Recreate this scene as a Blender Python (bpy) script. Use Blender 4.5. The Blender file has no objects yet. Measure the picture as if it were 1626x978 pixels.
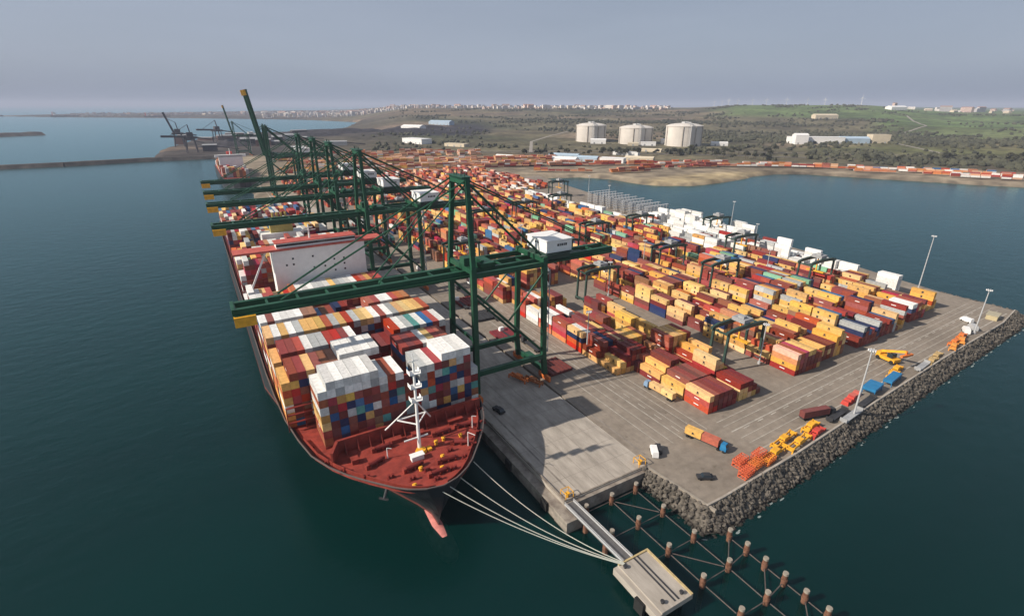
import bpy, math, random
import numpy as np
from mathutils import Vector, Matrix
R = math.radians
rnd = random.Random(7)
sc = bpy.context.scene
col = sc.collection

# ------------------------------------------------------------------ camera, sky, sun, exposure
PITCH, YAW, ROLL, CAMH = 0.376313, 0.520111, 0.0018215, 112.24
cd = bpy.data.cameras.new('camera'); cam = bpy.data.objects.new('camera', cd); col.objects.link(cam)
cd.sensor_width = 36; cd.lens = 36 * 814.234 / 1626; cd.clip_start = 1; cd.clip_end = 200000
fw = Vector((math.sin(YAW)*math.cos(PITCH), math.cos(YAW)*math.cos(PITCH), -math.sin(PITCH)))
rt = Vector((math.cos(YAW), -math.sin(YAW), 0)); up = rt.cross(fw)
c_, s_ = math.cos(ROLL), math.sin(ROLL)
rt, up = rt*c_ + up*s_, up*c_ - rt*s_
cam.matrix_world = Matrix(((rt.x, up.x, -fw.x, 0), (rt.y, up.y, -fw.y, 0), (rt.z, up.z, -fw.z, CAMH), (0, 0, 0, 1)))
sc.camera = cam

SUND = Vector((-1.45, 0.30, 1.0)).normalized()
w = bpy.data.worlds.new('World'); sc.world = w; w.use_nodes = True
nt = w.node_tree; nt.nodes.clear(); N = nt.nodes; L = nt.links
def nn(t, tree=None, **k):
    n = (tree or nt).nodes.new(t)
    for a, b in k.items(): setattr(n, a, b)
    return n
sky = nn('ShaderNodeTexSky', sky_type='NISHITA', sun_disc=False)
sky.sun_elevation = math.asin(SUND.z); sky.sun_rotation = math.atan2(SUND.x, SUND.y)
sky.air_density = 1.0; sky.dust_density = 3.0; sky.ozone_density = 1.5; sky.altitude = 100
tc = nn('ShaderNodeTexCoord'); mp = nn('ShaderNodeMapping'); mp.inputs['Scale'].default_value = (1.0, 1.0, 4.5)
nz = nn('ShaderNodeTexNoise'); nz.inputs['Scale'].default_value = 2.2; nz.inputs['Detail'].default_value = 5; nz.inputs['Roughness'].default_value = .5
cr = nn('ShaderNodeValToRGB'); cr.color_ramp.elements[0].position = .25; cr.color_ramp.elements[1].position = .8
cr.color_ramp.elements[0].color = (.70, .70, .70, 1); cr.color_ramp.elements[1].color = (.86, .86, .86, 1)
sep = nn('ShaderNodeSeparateXYZ'); zr = nn('ShaderNodeMapRange'); zr.inputs['From Min'].default_value = 0.0; zr.inputs['From Max'].default_value = .5
zc = nn('ShaderNodeValToRGB'); ce = zc.color_ramp.elements
ce[0].position = 0; ce[0].color = (3.35, 4.1, 5.6, 1); ce[1].position = 1; ce[1].color = (3.9, 4.4, 5.4, 1)
e = zc.color_ramp.elements.new(.12); e.color = (4.4, 5.05, 6.4, 1)
mx = nn('ShaderNodeMixRGB'); bg = nn('ShaderNodeBackground'); wo = nn('ShaderNodeOutputWorld')
L.new(tc.outputs['Generated'], mp.inputs[0]); L.new(mp.outputs[0], nz.inputs[0]); L.new(nz.outputs[0], cr.inputs[0])
L.new(tc.outputs['Generated'], sep.inputs[0]); L.new(sep.outputs[2], zr.inputs[0]); L.new(zr.outputs[0], zc.inputs[0])
n3 = nn('ShaderNodeTexNoise'); n3.inputs['Scale'].default_value = 1.1; n3.inputs['Detail'].default_value = 6; n3.inputs['Roughness'].default_value = .55; n3.inputs['Distortion'].default_value = .4
mp3 = nn('ShaderNodeMapping'); mp3.inputs['Scale'].default_value = (1.0, 1.0, 4.5); mp3.inputs['Rotation'].default_value = (R(6), R(-5), 0); L.new(tc.outputs['Generated'], mp3.inputs[0]); L.new(mp3.outputs[0], n3.inputs[0])
r3 = nn('ShaderNodeValToRGB'); r3.color_ramp.elements[0].position = .3; r3.color_ramp.elements[1].position = .7; r3.color_ramp.elements[0].color = (.91, .915, .93, 1); r3.color_ramp.elements[1].color = (1.08, 1.07, 1.055, 1); L.new(n3.outputs[0], r3.inputs[0])
mc = nn('ShaderNodeMixRGB', blend_type='MULTIPLY'); mc.inputs[0].default_value = 1; L.new(zc.outputs[0], mc.inputs[1]); L.new(r3.outputs[0], mc.inputs[2])
L.new(cr.outputs[0], mx.inputs[0]); L.new(sky.outputs[0], mx.inputs[1]); L.new(mc.outputs[0], mx.inputs[2])
L.new(mx.outputs[0], bg.inputs[0]); bg.inputs[1].default_value = 0.064; L.new(bg.outputs[0], wo.inputs[0])

sl = bpy.data.lights.new('sun', 'SUN'); sun = bpy.data.objects.new('sun', sl); col.objects.link(sun)
sl.energy = 4.7; sl.angle = R(.7); sl.color = (1.0, .89, .76)
sun.rotation_euler = SUND.to_track_quat('Z', 'Y').to_euler()
sc.view_settings.view_transform = 'Standard'; sc.view_settings.look = 'None'; sc.view_settings.gamma = 1
sc.view_settings.use_curve_mapping = False; sc.view_settings.exposure = 0.44
sc.cycles.max_bounces = 5; sc.cycles.volume_bounces = 0; sc.cycles.transparent_max_bounces = 6

# ------------------------------------------------------------------ materials
def mat(name, rgb, rough=.6, var=.18, scale=.5, detail=4, metal=0., rgb2=None, lo=.35, hi=.7, bump=0., bscale=None, spec=.3, stretch=(1, 1, 1)):
    m = bpy.data.materials.new(name); m.use_nodes = True; t = m.node_tree
    b = t.nodes['Principled BSDF']; b.inputs['Roughness'].default_value = rough; b.inputs['Metallic'].default_value = metal
    b.inputs['Specular IOR Level'].default_value = spec
    tcn = nn('ShaderNodeTexCoord', t); mpn = nn('ShaderNodeMapping', t); mpn.inputs['Scale'].default_value = stretch
    no = nn('ShaderNodeTexNoise', t); no.inputs['Scale'].default_value = scale; no.inputs['Detail'].default_value = detail; no.inputs['Roughness'].default_value = .62
    ra = nn('ShaderNodeValToRGB', t); ra.color_ramp.elements[0].position = lo; ra.color_ramp.elements[1].position = hi
    c2 = rgb2 or tuple(min(1, c*(1+var)) for c in rgb); c1 = rgb if rgb2 else tuple(c*(1-var) for c in rgb)
    ra.color_ramp.elements[0].color = (*c1, 1); ra.color_ramp.elements[1].color = (*c2, 1)
    geo = nn('ShaderNodeNewGeometry', t)
    t.links.new(geo.outputs['Position'], mpn.inputs[0]); t.links.new(mpn.outputs[0], no.inputs[0]); t.links.new(no.outputs[0], ra.inputs[0])
    t.links.new(ra.outputs[0], b.inputs['Base Color'])
    if bump:
        n2 = nn('ShaderNodeTexNoise', t); n2.inputs['Scale'].default_value = bscale or scale*4; n2.inputs['Detail'].default_value = 4
        bu = nn('ShaderNodeBump', t); bu.inputs['Strength'].default_value = bump; bu.inputs['Distance'].default_value = .3
        t.links.new(mpn.outputs[0], n2.inputs[0]); t.links.new(n2.outputs[0], bu.inputs['Height']); t.links.new(bu.outputs[0], b.inputs['Normal'])
    m['ramp'] = ra.name; m['noise'] = no.name
    return m
CC = dict(y=(.64, .39, .13), Y=(.70, .46, .19), r=(.40, .082, .052), d=(.245, .055, .042), m=(.165, .038, .036), o=(.50, .19, .085), w=(.70, .70, .68),
          g=(.40, .42, .42), b=(.045, .13, .28), B=(.022, .035, .10), t=(.12, .32, .30), n=(.26, .12, .07), k=(.36, .05, .07), v=(.19, .40, .26), p=(.62, .36, .24))
CNAME = dict(y='yellow', Y='pale yellow', r='red', d='dark red', m='maroon', o='orange', w='white', g='grey', b='blue', B='navy blue', t='teal', n='brown', k='crimson', v='green', p='peach')
CM = {k: mat('container_paint_' + CNAME[k].replace(' ', '_'), c, .6, .24, .9, detail=6, lo=.25, hi=.75) for k, c in CC.items()}
CKEYS = list(CC)
def fade(m, island):
    t = m.node_tree; b = t.nodes['Principled BSDF']; src = b.inputs['Base Color'].links[0].from_socket
    rn = nn('ShaderNodeNewGeometry', t).outputs['Random Per Island'] if island else nn('ShaderNodeObjectInfo', t).outputs['Random']
    hs = nn('ShaderNodeHueSaturation', t)
    def rng(mul, a, b2):
        m1 = nn('ShaderNodeMath', t, operation='MULTIPLY'); m1.inputs[1].default_value = mul; t.links.new(rn, m1.inputs[0])
        m2 = nn('ShaderNodeMath', t, operation='FRACT'); t.links.new(m1.outputs[0], m2.inputs[0])
        r = nn('ShaderNodeMapRange', t); r.inputs['To Min'].default_value = a; r.inputs['To Max'].default_value = b2; t.links.new(m2.outputs[0], r.inputs[0]); return r.outputs[0]
    t.links.new(rng(1, .72, 1.12), hs.inputs['Value']); t.links.new(rng(7.3, .88, 1.14), hs.inputs['Saturation']); t.links.new(rng(13.7, .488, .512), hs.inputs['Hue'])
    t.links.new(src, hs.inputs['Color']); t.links.new(hs.outputs[0], b.inputs['Base Color'])
CMS = {}
for k_ in CM: CMS[k_] = CM[k_].copy(); fade(CM[k_], False); fade(CMS[k_], True)
M = dict(
    green=mat('crane_green', (.013, .07, .037), .45, .2, .3), dgreen=mat('yard_crane_green', (.03, .06, .05), .5, .2, .3),
    white=mat('white_paint', (.74, .74, .73), .5, .06, .3), grey=mat('grey_steel', (.30, .31, .32), .5, .15, .5), lgrey=mat('mast_grey', (.40, .41, .42), .5, .05, .5),
    dark=mat('dark_steel', (.035, .036, .04), .6, .2, .5), glass=mat('dark_glass', (.02, .03, .04), .12, .1, .5, spec=.6),
    yellow=mat('yellow_paint', (.72, .36, .03), .5, .15, .6), orange=mat('orange_paint', (.62, .17, .04), .55, .15, .6), redp=mat('red_paint', (.50, .06, .045), .55, .15, .5),
    bluep=mat('blue_paint', (.02, .16, .34), .5, .12, .6), rubber=mat('black_rubber', (.018, .018, .018), .8, .2, 1),
    deck=mat('red_deck_paint', (.15, .024, .018), .6, .25, .35, detail=8, rgb2=(.27, .045, .032), lo=.3, hi=.6), deckd=mat('dark_red_steel', (.17, .022, .018), .6, .2, .4),
    hull=mat('black_hull_paint', (.022, .024, .028), .5, .2, .1), boot=mat('antifouling_paint', (.13, .035, .03), .6, .15, .2), bulbp=mat('faded_antifouling_paint', (.52, .19, .17), .6, .2, .4), rim=mat('pale_rim_paint', (.12, .09, .085), .6, .1, .2),
    rope=mat('mooring_rope_fibre', (.42, .43, .38), .8, .1, 2), rust=mat('rusty_steel', (.10, .045, .028), .85, .3, 1.2, rgb2=(.22, .11, .07)), cap=mat('white_pile_cap', (.27, .24, .20), .7, .1, 1),
    conc=mat('pale_concrete', (.24, .215, .185), .85, .1, .35, detail=8, rgb2=(.43, .39, .34), lo=.3, hi=.72, stretch=(1, .25, 1)), tank=mat('tank_concrete', (.56, .53, .49), .8, .08, .05),
    sand=mat('sand', (.34, .27, .18), .9, .2, .02), road=mat('asphalt', (.12, .11, .105), .9, .2, .05), paint=mat('road_paint', (.24, .22, .19), .8, .25, .3, rgb2=(.42, .395, .35), lo=.3, hi=.65),
    track=mat('runway_concrete', (.27, .245, .215), .85, .12, .2),
    wall=mat('town_wall', (.60, .54, .50), .8, .2, .02), roof=mat('town_roof', (.34, .20, .15), .8, .2, .02),
    coal=mat('coal_heap', (.035, .033, .04), .95, .4, .05), leaf=mat('woodland_foliage', (.035, .038, .026), .95, .4, .01, rgb2=(.085, .085, .052)), trunk=mat('tree_bark', (.08, .06, .045), .9, .2, 1),
)
# yard pavement: warm grey concrete and asphalt, stained, with soft tyre streaks both ways
def pavement():
    m = bpy.data.materials.new('yard_pavement'); m.use_nodes = True; t = m.node_tree; b = t.nodes['Principled BSDF']
    b.inputs['Roughness'].default_value = .88; b.inputs['Specular IOR Level'].default_value = .2
    g = nn('ShaderNodeNewGeometry', t)
    def noise(scale, st, det=4):
        mpn = nn('ShaderNodeMapping', t); mpn.inputs['Scale'].default_value = st
        n = nn('ShaderNodeTexNoise', t); n.inputs['Scale'].default_value = scale; n.inputs['Detail'].default_value = det; n.inputs['Roughness'].default_value = .6
        t.links.new(g.outputs['Position'], mpn.inputs[0]); t.links.new(mpn.outputs[0], n.inputs[0]); return n
    def ramp(n, lo, hi, c1, c2):
        r = nn('ShaderNodeValToRGB', t); r.color_ramp.elements[0].position = lo; r.color_ramp.elements[1].position = hi
        r.color_ramp.elements[0].color = (*c1, 1); r.color_ramp.elements[1].color = (*c2, 1); t.links.new(n.outputs[0], r.inputs[0]); return r
    a = ramp(noise(.03, (1, 1, 1), 6), .3, .7, (.185, .158, .130), (.275, .238, .198))
    s1 = ramp(noise(.5, (.03, 1, 1), 4), .35, .62, (.94, .94, .94), (1.03, 1.03, 1.03))
    s2 = ramp(noise(.6, (1, .03, 1), 4), .35, .62, (.92, .92, .92), (1.04, 1.04, 1.04))
    s3 = ramp(noise(.35, (1, 1, 1), 8), .3, .7, (.78, .78, .78), (1.08, 1.08, 1.08))
    sx = nn('ShaderNodeSeparateXYZ', t); t.links.new(g.outputs['Position'], sx.inputs[0])
    gt = nn('ShaderNodeMath', t, operation='LESS_THAN'); t.links.new(sx.outputs[1], gt.inputs[0]); gt.inputs[1].default_value = 109
    mxs = nn('ShaderNodeMixRGB', t); t.links.new(gt.outputs[0], mxs.inputs[0]); t.links.new(s2.outputs[0], mxs.inputs[1]); t.links.new(s1.outputs[0], mxs.inputs[2])
    m1 = nn('ShaderNodeMixRGB', t, blend_type='MULTIPLY'); m1.inputs[0].default_value = 1; t.links.new(a.outputs[0], m1.inputs[1]); t.links.new(mxs.outputs[0], m1.inputs[2])
    m2 = nn('ShaderNodeMixRGB', t, blend_type='MULTIPLY'); m2.inputs[0].default_value = 1; t.links.new(m1.outputs[0], m2.inputs[1]); t.links.new(s3.outputs[0], m2.inputs[2])
    s4 = ramp(noise(.22, (1, 1, 1), 5), .62, .72, (1, 1, 1), (.66, .65, .64)); m3 = nn('ShaderNodeMixRGB', t, blend_type='MULTIPLY'); m3.inputs[0].default_value = 1; t.links.new(m2.outputs[0], m3.inputs[1]); t.links.new(s4.outputs[0], m3.inputs[2])
    t.links.new(m3.outputs[0], b.inputs['Base Color']); return m
M['pave'] = pavement(); M['brace'] = mat('weathered_steel_tube', (.09, .075, .07), .8, .3, 1)
def water():
    m = bpy.data.materials.new('sea_water'); m.use_nodes = True; t = m.node_tree; t.nodes.clear()
    out = nn('ShaderNodeOutputMaterial', t); g = nn('ShaderNodeNewGeometry', t)
    def noise(scale, st, det, rough=.55):
        mpn = nn('ShaderNodeMapping', t); mpn.inputs['Scale'].default_value = st; mpn.inputs['Rotation'].default_value = (0, 0, R(-28))
        n = nn('ShaderNodeTexNoise', t); n.inputs['Scale'].default_value = scale; n.inputs['Detail'].default_value = det; n.inputs['Roughness'].default_value = rough
        t.links.new(g.outputs['Position'], mpn.inputs[0]); t.links.new(mpn.outputs[0], n.inputs[0]); return n
    n1 = noise(.16, (.55, 1, 1), 7, .6); n2 = noise(.006, (.35, 1.6, 1), 5, .6)
    bu = nn('ShaderNodeBump', t); bu.inputs['Strength'].default_value = 1.0; bu.inputs['Distance'].default_value = .42; t.links.new(n1.outputs[0], bu.inputs['Height'])
    df = nn('ShaderNodeBsdfDiffuse', t); rp = nn('ShaderNodeValToRGB', t)
    rp.color_ramp.elements[0].position = .3; rp.color_ramp.elements[1].position = .7
    rp.color_ramp.elements[0].color = (.00005, .0185, .0172, 1); rp.color_ramp.elements[1].color = (.0002, .032, .029, 1)
    t.links.new(n2.outputs[0], rp.inputs[0]); t.links.new(rp.outputs[0], df.inputs[0])
    tr = nn('ShaderNodeBsdfTransparent', t); tr.inputs[0].default_value = (.5, .85, .85, 1)
    mixa = nn('ShaderNodeMixShader', t); mixa.inputs[0].default_value = .4; t.links.new(df.outputs[0], mixa.inputs[1]); t.links.new(tr.outputs[0], mixa.inputs[2])
    gl = nn('ShaderNodeBsdfGlossy', t); gl.inputs['Roughness'].default_value = .22; gl.inputs['Color'].default_value = (.60, .86, .90, 1); t.links.new(bu.outputs[0], gl.inputs['Normal'])
    fr = nn('ShaderNodeFresnel', t); fr.inputs['IOR'].default_value = 1.33; t.links.new(bu.outputs[0], fr.inputs['Normal'])
    mixb = nn('ShaderNodeMixShader', t); t.links.new(fr.outputs[0], mixb.inputs[0]); t.links.new(mixa.outputs[0], mixb.inputs[1]); t.links.new(gl.outputs[0], mixb.inputs[2])
    t.links.new(mixb.outputs[0], out.inputs[0]); return m
M['water'] = water()
def vmat(name, rough, scale, var):
    m = bpy.data.materials.new(name); m.use_nodes = True; t = m.node_tree; b = t.nodes['Principled BSDF']
    b.inputs['Roughness'].default_value = rough; b.inputs['Specular IOR Level'].default_value = .15
    at = nn('ShaderNodeAttribute', t, attribute_name='cover'); g = nn('ShaderNodeNewGeometry', t)
    prev = at.outputs['Color']
    for sc_, lo, hi, v in ((scale, .35, .65, var), (scale*7, .38, .62, var*.8)):
        n = nn('ShaderNodeTexNoise', t); n.inputs['Scale'].default_value = sc_; n.inputs['Detail'].default_value = 6; t.links.new(g.outputs['Position'], n.inputs[0])
        r = nn('ShaderNodeValToRGB', t); r.color_ramp.elements[0].position = lo; r.color_ramp.elements[1].position = hi
        r.color_ramp.elements[0].color = (1-v, 1-v, 1-v, 1); r.color_ramp.elements[1].color = (1+v*.6, 1+v*.6, 1+v*.5, 1); t.links.new(n.outputs[0], r.inputs[0])
        mm = nn('ShaderNodeMixRGB', t, blend_type='MULTIPLY'); mm.inputs[0].default_value = 1; t.links.new(prev, mm.inputs[1]); t.links.new(r.outputs[0], mm.inputs[2]); prev = mm.outputs[0]
    t.links.new(prev, b.inputs['Base Color']); return m
M['land'] = vmat('land_cover', .95, .006, .42)
M['rock'] = mat('armour_rock', (.03, .027, .024), .9, .3, .6, rgb2=(.20, .178, .15), lo=.32, hi=.8)

t_ = M['rock'].node_tree; b_ = t_.nodes['Principled BSDF']; src = b_.inputs['Base Color'].links[0].from_socket   # wet, weedy tide line on the stones
g_ = nn('ShaderNodeNewGeometry', t_); sx_ = nn('ShaderNodeSeparateXYZ', t_); mr_ = nn('ShaderNodeMapRange', t_); mr_.inputs['From Min'].default_value = -4.7; mr_.inputs['From Max'].default_value = -3.7; mr_.inputs['To Min'].default_value = .25; mr_.inputs['To Max'].default_value = 1
mm_ = nn('ShaderNodeMixRGB', t_, blend_type='MULTIPLY'); mm_.inputs[0].default_value = 1; t_.links.new(g_.outputs['Position'], sx_.inputs[0]); t_.links.new(sx_.outputs[2], mr_.inputs[0]); t_.links.new(src, mm_.inputs[1]); t_.links.new(mr_.outputs[0], mm_.inputs[2]); t_.links.new(mm_.outputs[0], b_.inputs['Base Color'])

# ------------------------------------------------------------------ mesh helpers
BOXF = ((0, 3, 2, 1), (4, 5, 6, 7), (0, 1, 5, 4), (1, 2, 6, 5), (2, 3, 7, 6), (3, 0, 4, 7))
class MB:
    def __init__(s): s.v = []; s.f = []; s.m = []
    def add(s, vs, fs, m=0):
        n = len(s.v); s.v += [tuple(v) for v in vs]; s.f += [tuple(i+n for i in f) for f in fs]; s.m += [m]*len(fs); return s
    def box(s, x0, x1, y0, y1, z0, z1, m=0):
        return s.add([(x0, y0, z0), (x1, y0, z0), (x1, y1, z0), (x0, y1, z0), (x0, y0, z1), (x1, y0, z1), (x1, y1, z1), (x0, y1, z1)], BOXF, m)
    def bar(s, p, q, w_, h_=None, m=0):
        h_ = h_ or w_; p = Vector(p); q = Vector(q); d = (q-p).normalized()
        a = d.cross(Vector((0, 0, 1)))
        if a.length < 1e-3: a = Vector((1, 0, 0))
        a.normalize(); b = a.cross(d); a = a*(w_/2); b = b*(h_/2)
        return s.add([p-a-b, p+a-b, p+a+b, p-a+b, q-a-b, q+a-b, q+a+b, q-a+b], BOXF, m)
    def tube(s, p, q, r0, r1=None, n=8, m=0):
        r1 = r0 if r1 is None else r1; p = Vector(p); q = Vector(q); d = (q-p).normalized()
        a = d.cross(Vector((0, 0, 1)))
        if a.length < 1e-3: a = Vector((1, 0, 0))
        a.normalize(); b = a.cross(d); vs = []
        for P, r in ((p, r0), (q, r1)):
            for i in range(n):
                t = 2*math.pi*i/n; vs.append(P + a*(r*math.cos(t)) + b*(r*math.sin(t)))
        fs = [(i, (i+1) % n, n+(i+1) % n, n+i) for i in range(n)] + [tuple(range(n-1, -1, -1)), tuple(range(n, 2*n))]
        return s.add(vs, fs, m)
    def prism(s, pts, z0, z1, m=0):
        n = len(pts)
        return s.add([(x, y, z0) for x, y in pts] + [(x, y, z1) for x, y in pts], [(i, (i+1) % n, n+(i+1) % n, n+i) for i in range(n)] + [tuple(range(n-1, -1, -1)), tuple(range(n, 2*n))], m)
    def loft(s, rings, m=0, caps=True):
        n = len(rings[0]); vs = [p for r in rings for p in r]; fs = []
        for k in range(len(rings)-1):
            for i in range(n): fs.append((k*n+i, k*n+(i+1) % n, (k+1)*n+(i+1) % n, (k+1)*n+i))
        if caps: fs += [tuple(range(n-1, -1, -1)), tuple(range((len(rings)-1)*n, len(rings)*n))]
        return s.add(vs, fs, m)
    def mesh(s, name, mats):
        me = bpy.data.meshes.new(name); me.from_pydata(s.v, [], s.f)
        for m_ in (mats if isinstance(mats, (list, tuple)) else [mats]): me.materials.append(m_)
        if any(s.m): me.polygons.foreach_set('material_index', s.m)
        me.update(); return me
    def build(s, name, mats, parent=None, smooth=False):
        me = s.mesh(name, mats)
        if smooth: me.polygons.foreach_set('use_smooth', [True]*len(me.polygons))
        return link(name, me, parent)
def link(name, me, parent=None, loc=(0, 0, 0), rz=0):
    o = bpy.data.objects.new(name, me); col.objects.link(o); o.location = loc; o.rotation_euler = (0, 0, rz); o.parent = parent; return o
def tag(o, label=None, cat=None, group=None, kind=None):
    if label: o['label'] = label
    if cat: o['category'] = cat
    if group: o['group'] = group
    if kind: o['kind'] = kind
    return o
def thing(name, label, cat, loc=(0, 0, 0), rz=0, group=None):
    return tag(link(name, None, None, loc, rz), label, cat, group)
def kids(o): return [x for x in bpy.data.objects if x.parent == o]
def dup(o, loc=None, rz=None, label=None, tree=None, scale=None):
    if tree is None: tree = {}
    c = o.copy(); col.objects.link(c)
    if loc is not None: c.location = loc
    if rz is not None: c.rotation_euler = (0, 0, rz)
    if scale: c.scale = scale
    if label: c['label'] = label
    for k in kids(o):
        d = k.copy(); col.objects.link(d); d.parent = c
        for k2 in kids(k):
            e2 = k2.copy(); col.objects.link(e2); e2.parent = d
    return c
ORD = ['zeroth', 'first', 'second', 'third', 'fourth', 'fifth', 'sixth', 'seventh', 'eighth', 'ninth', 'tenth', 'eleventh', 'twelfth', 'thirteenth', 'fourteenth',
       'fifteenth', 'sixteenth', 'seventeenth', 'eighteenth', 'nineteenth', 'twentieth', 'twenty-first', 'twenty-second', 'twenty-third', 'twenty-fourth', 'twenty-fifth', 'twenty-sixth', 'twenty-seventh', 'twenty-eighth', 'twenty-ninth', 'thirtieth']
def quay(u): return 75 - .020*(u-100)
WZ = -5.0

# ------------------------------------------------------------------ setting: water, terrain, terminal ground
B_ = 60000
tag(MB().add([(-B_, -B_, WZ), (B_, -B_, WZ), (B_, B_, WZ), (-B_, B_, WZ)], [(0, 1, 2, 3)]).build('water', M['water']), kind='structure')
tag(MB().add([(-B_, -B_, -14), (B_, -B_, -14), (B_, B_, -14), (-B_, B_, -14)], [(0, 1, 2, 3)]).build('seabed', mat('seabed_silt', (.004, .034, .036), .95, .15, .01)), kind='structure')

LAND = [(52, 760), (46, 1180), (20, 1420), (-95, 1425), (-110, 1560), (-95, 1780), (0, 2300), (200, 2600), (560, 2700), (720, 3100), (1000, 3900), (800, 4700), (620, 5030), (280, 5400), (-84, 5860), (-900, 6550),
        (-1900, 7600), (-1300, 9000), (1500, 12000), (5000, 16000), (22000, 16000), (26000, -1500), (2600, -1500), (1500, -300), (1300, 0), (1089, 307), (997, 466), (960, 560), (900, 600), (820, 592), (727, 571), (655, 566), (606, 596), (592, 650), (598, 690), (560, 742), (512, 762), (480, 750)]
def sdist(px, py, poly):
    d = np.full(px.shape, 1e18); ins = np.zeros(px.shape, bool); n = len(poly)
    for i in range(n):
        ax, ay = poly[i]; bx, by = poly[(i+1) % n]; ex, ey = bx-ax, by-ay
        t = np.clip(((px-ax)*ex + (py-ay)*ey)/(ex*ex+ey*ey), 0, 1)
        d = np.minimum(d, (px-ax-t*ex)**2 + (py-ay-t*ey)**2)
        c = ((ay > py) != (by > py)) & (px < (bx-ax)*(py-ay)/(by-ay+1e-12)+ax); ins ^= c
    d = np.sqrt(d); return np.where(ins, d, -d)
def sstep(a, b, x): t = np.clip((x-a)/(b-a), 0, 1); return t*t*(3-2*t)
rs = np.random.RandomState(3)
WV = [(rs.uniform(-1, 1), rs.uniform(-1, 1), rs.uniform(0, 6.28)) for _ in range(24)]
def wav(x, y, s, k0=0, k=8):
    r = 0
    for i in range(k0, k0+k):
        a, b, p = WV[i]; r = r + np.sin((a*x+b*y)*s*(1+.35*(i-k0)) + p)/(1+.25*(i-k0))
    return r/2.5
def height(x, y):
    sd = sdist(x + 6*wav(x, y, .035), y + 6*wav(x, y, .04, 8), LAND)
    d = np.hypot(x, y); az = np.degrees(np.arctan2(x, y))
    base = -12 + 12.2*sstep(-16, 6, sd)
    inland = sstep(12, 20, az)*(3*sstep(60, 400, sd) + 12*sstep(1500, 2300, d) + 28*sstep(2200, 3000, d) + 40*sstep(2900, 4300, d))
    hill = 30*sstep(47, 53, az)*(1-sstep(61, 67, az))*sstep(2500, 4000, d)
    right = -18*sstep(63, 70, az)*sstep(2200, 3600, d)
    far = -40*sstep(6500, 12000, d)*(1-sstep(45, 60, az))
    low = 8*sstep(40, 600, sd)*(1-sstep(12, 20, az))
    bump = sstep(100, 700, sd)*sstep(1300, 2600, d)*(5*wav(x, y, .004) + 2*wav(x, y, .012, 12))*sstep(10, 18, az)
    h = base + np.where(sd > 0, inland + hill + right + low + bump + far*sstep(20, 30, az), 0)
    return np.where(sd > 0, np.maximum(h, .2*sstep(0, 6, sd)-1.2*(1-sstep(0, 12, sd))), h), sd
def axis(segs):
    out = []
    for a, b, s in segs: out += list(np.arange(a, b, s))
    return np.array(out)
gx = axis([(-3000, -300, 90), (-300, 1500, 14), (1500, 5200, 42), (5200, 12000, 180), (12000, 26001, 800)])
gy = axis([(-1500, 200, 60), (200, 1700, 14), (1700, 6800, 45), (6800, 16001, 260)])
X, Y = np.meshgrid(gx, gy); Hh, SD = height(X, Y)
D = np.hypot(X, Y); AZ = np.degrees(np.arctan2(X, Y))
def lerp(a, b, t): return a + (b-a)*t[..., None]
scrub = np.array([.125, .112, .072]); brown = np.array([.17, .13, .088]); green = np.array([.115, .165, .06]); dkg = np.array([.038, .048, .026]); sand = np.array([.40, .32, .20]); dust = np.array([.235, .195, .15]); coalc = np.array([.032, .03, .038]); olive = np.array([.115, .13, .045])
C = np.broadcast_to(scrub, X.shape + (3,)).copy()
C = lerp(C, brown, sstep(-.3, .9, wav(X, Y, .0035)))
C = lerp(C, dkg, sstep(.1, .9, wav(X, Y, .005, 9))*.85*sstep(1500, 2000, D))
C = lerp(C, green, sstep(48, 52, AZ)*(1-sstep(62, 66, AZ))*sstep(2900, 3300, D + 250*wav(X, Y, .002))*.9)
fld = sstep(61.5, 63.5, AZ + .8*wav(X, Y, .0035))*sstep(2050, 2200, D + 120*wav(X, Y, .004, 3)); C = lerp(C, green, fld*(1-.35*sstep(.2, .5, wav(X, Y, .0045, 5))))
C = lerp(C, olive, sstep(56, 60, AZ)*sstep(1500, 1700, D)*(1-sstep(1900, 2200, D))*.6)
C = lerp(C, coalc, sstep(-6, -2, AZ)*(1-sstep(25, 28, AZ + 2*wav(X, Y, .004)))*sstep(1900, 2050, D + 40*wav(X, Y, .006))*(1-sstep(2500, 2700, D)))
C = lerp(C, coalc, (1-sstep(6, 8, AZ))*sstep(1440, 1460, D)*(1-sstep(2700, 2800, D)))
C = lerp(C, dust, (1-sstep(90, 170, SD + 40*wav(X, Y, .01)))*(1-sstep(1500, 1800, D)))
C = lerp(C, dust, sstep(0, 1, (AZ > 20)*1.)*(1-sstep(1080, 1180, D)))
sb = np.exp(-(((X-720)/130)**2 + ((Y-605)/32)**2)); C = lerp(C, sand, np.clip(sb*1.7, 0, 1))
C = lerp(C, np.array([.13, .11, .09]), (1-sstep(-1, 5, SD))*.8)
C = lerp(C, np.array([.055, .048, .045]), (1-sstep(9, 13, AZ))*sstep(4500, 5000, D)*.85)
C = lerp(C, np.array([.07, .06, .052]), (1-sstep(14, 22, AZ))*(1-sstep(4000, 4300, D))*sstep(1350, 1420, D)*.7)
C = lerp(C, np.array([.06, .052, .05]), (1-sstep(6, 9, AZ))*sstep(1395, 1420, Y)*(1-sstep(2700, 2800, D)))
bare = np.array([.22, .165, .125]); C = lerp(C, bare, sstep(.35, .8, wav(X, Y, .0062, 2))*.6*sstep(1350, 1600, D)*(1-fld))
C = np.clip(C, 0, 1)
ny, nx = X.shape
keep = (Hh > -11.5)
idx = np.arange(nx*ny).reshape(ny, nx)
q = np.stack([idx[:-1, :-1], idx[:-1, 1:], idx[1:, 1:], idx[1:, :-1]], -1).reshape(-1, 4)
kq = keep.reshape(-1)[q].any(1); q = q[kq]
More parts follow.
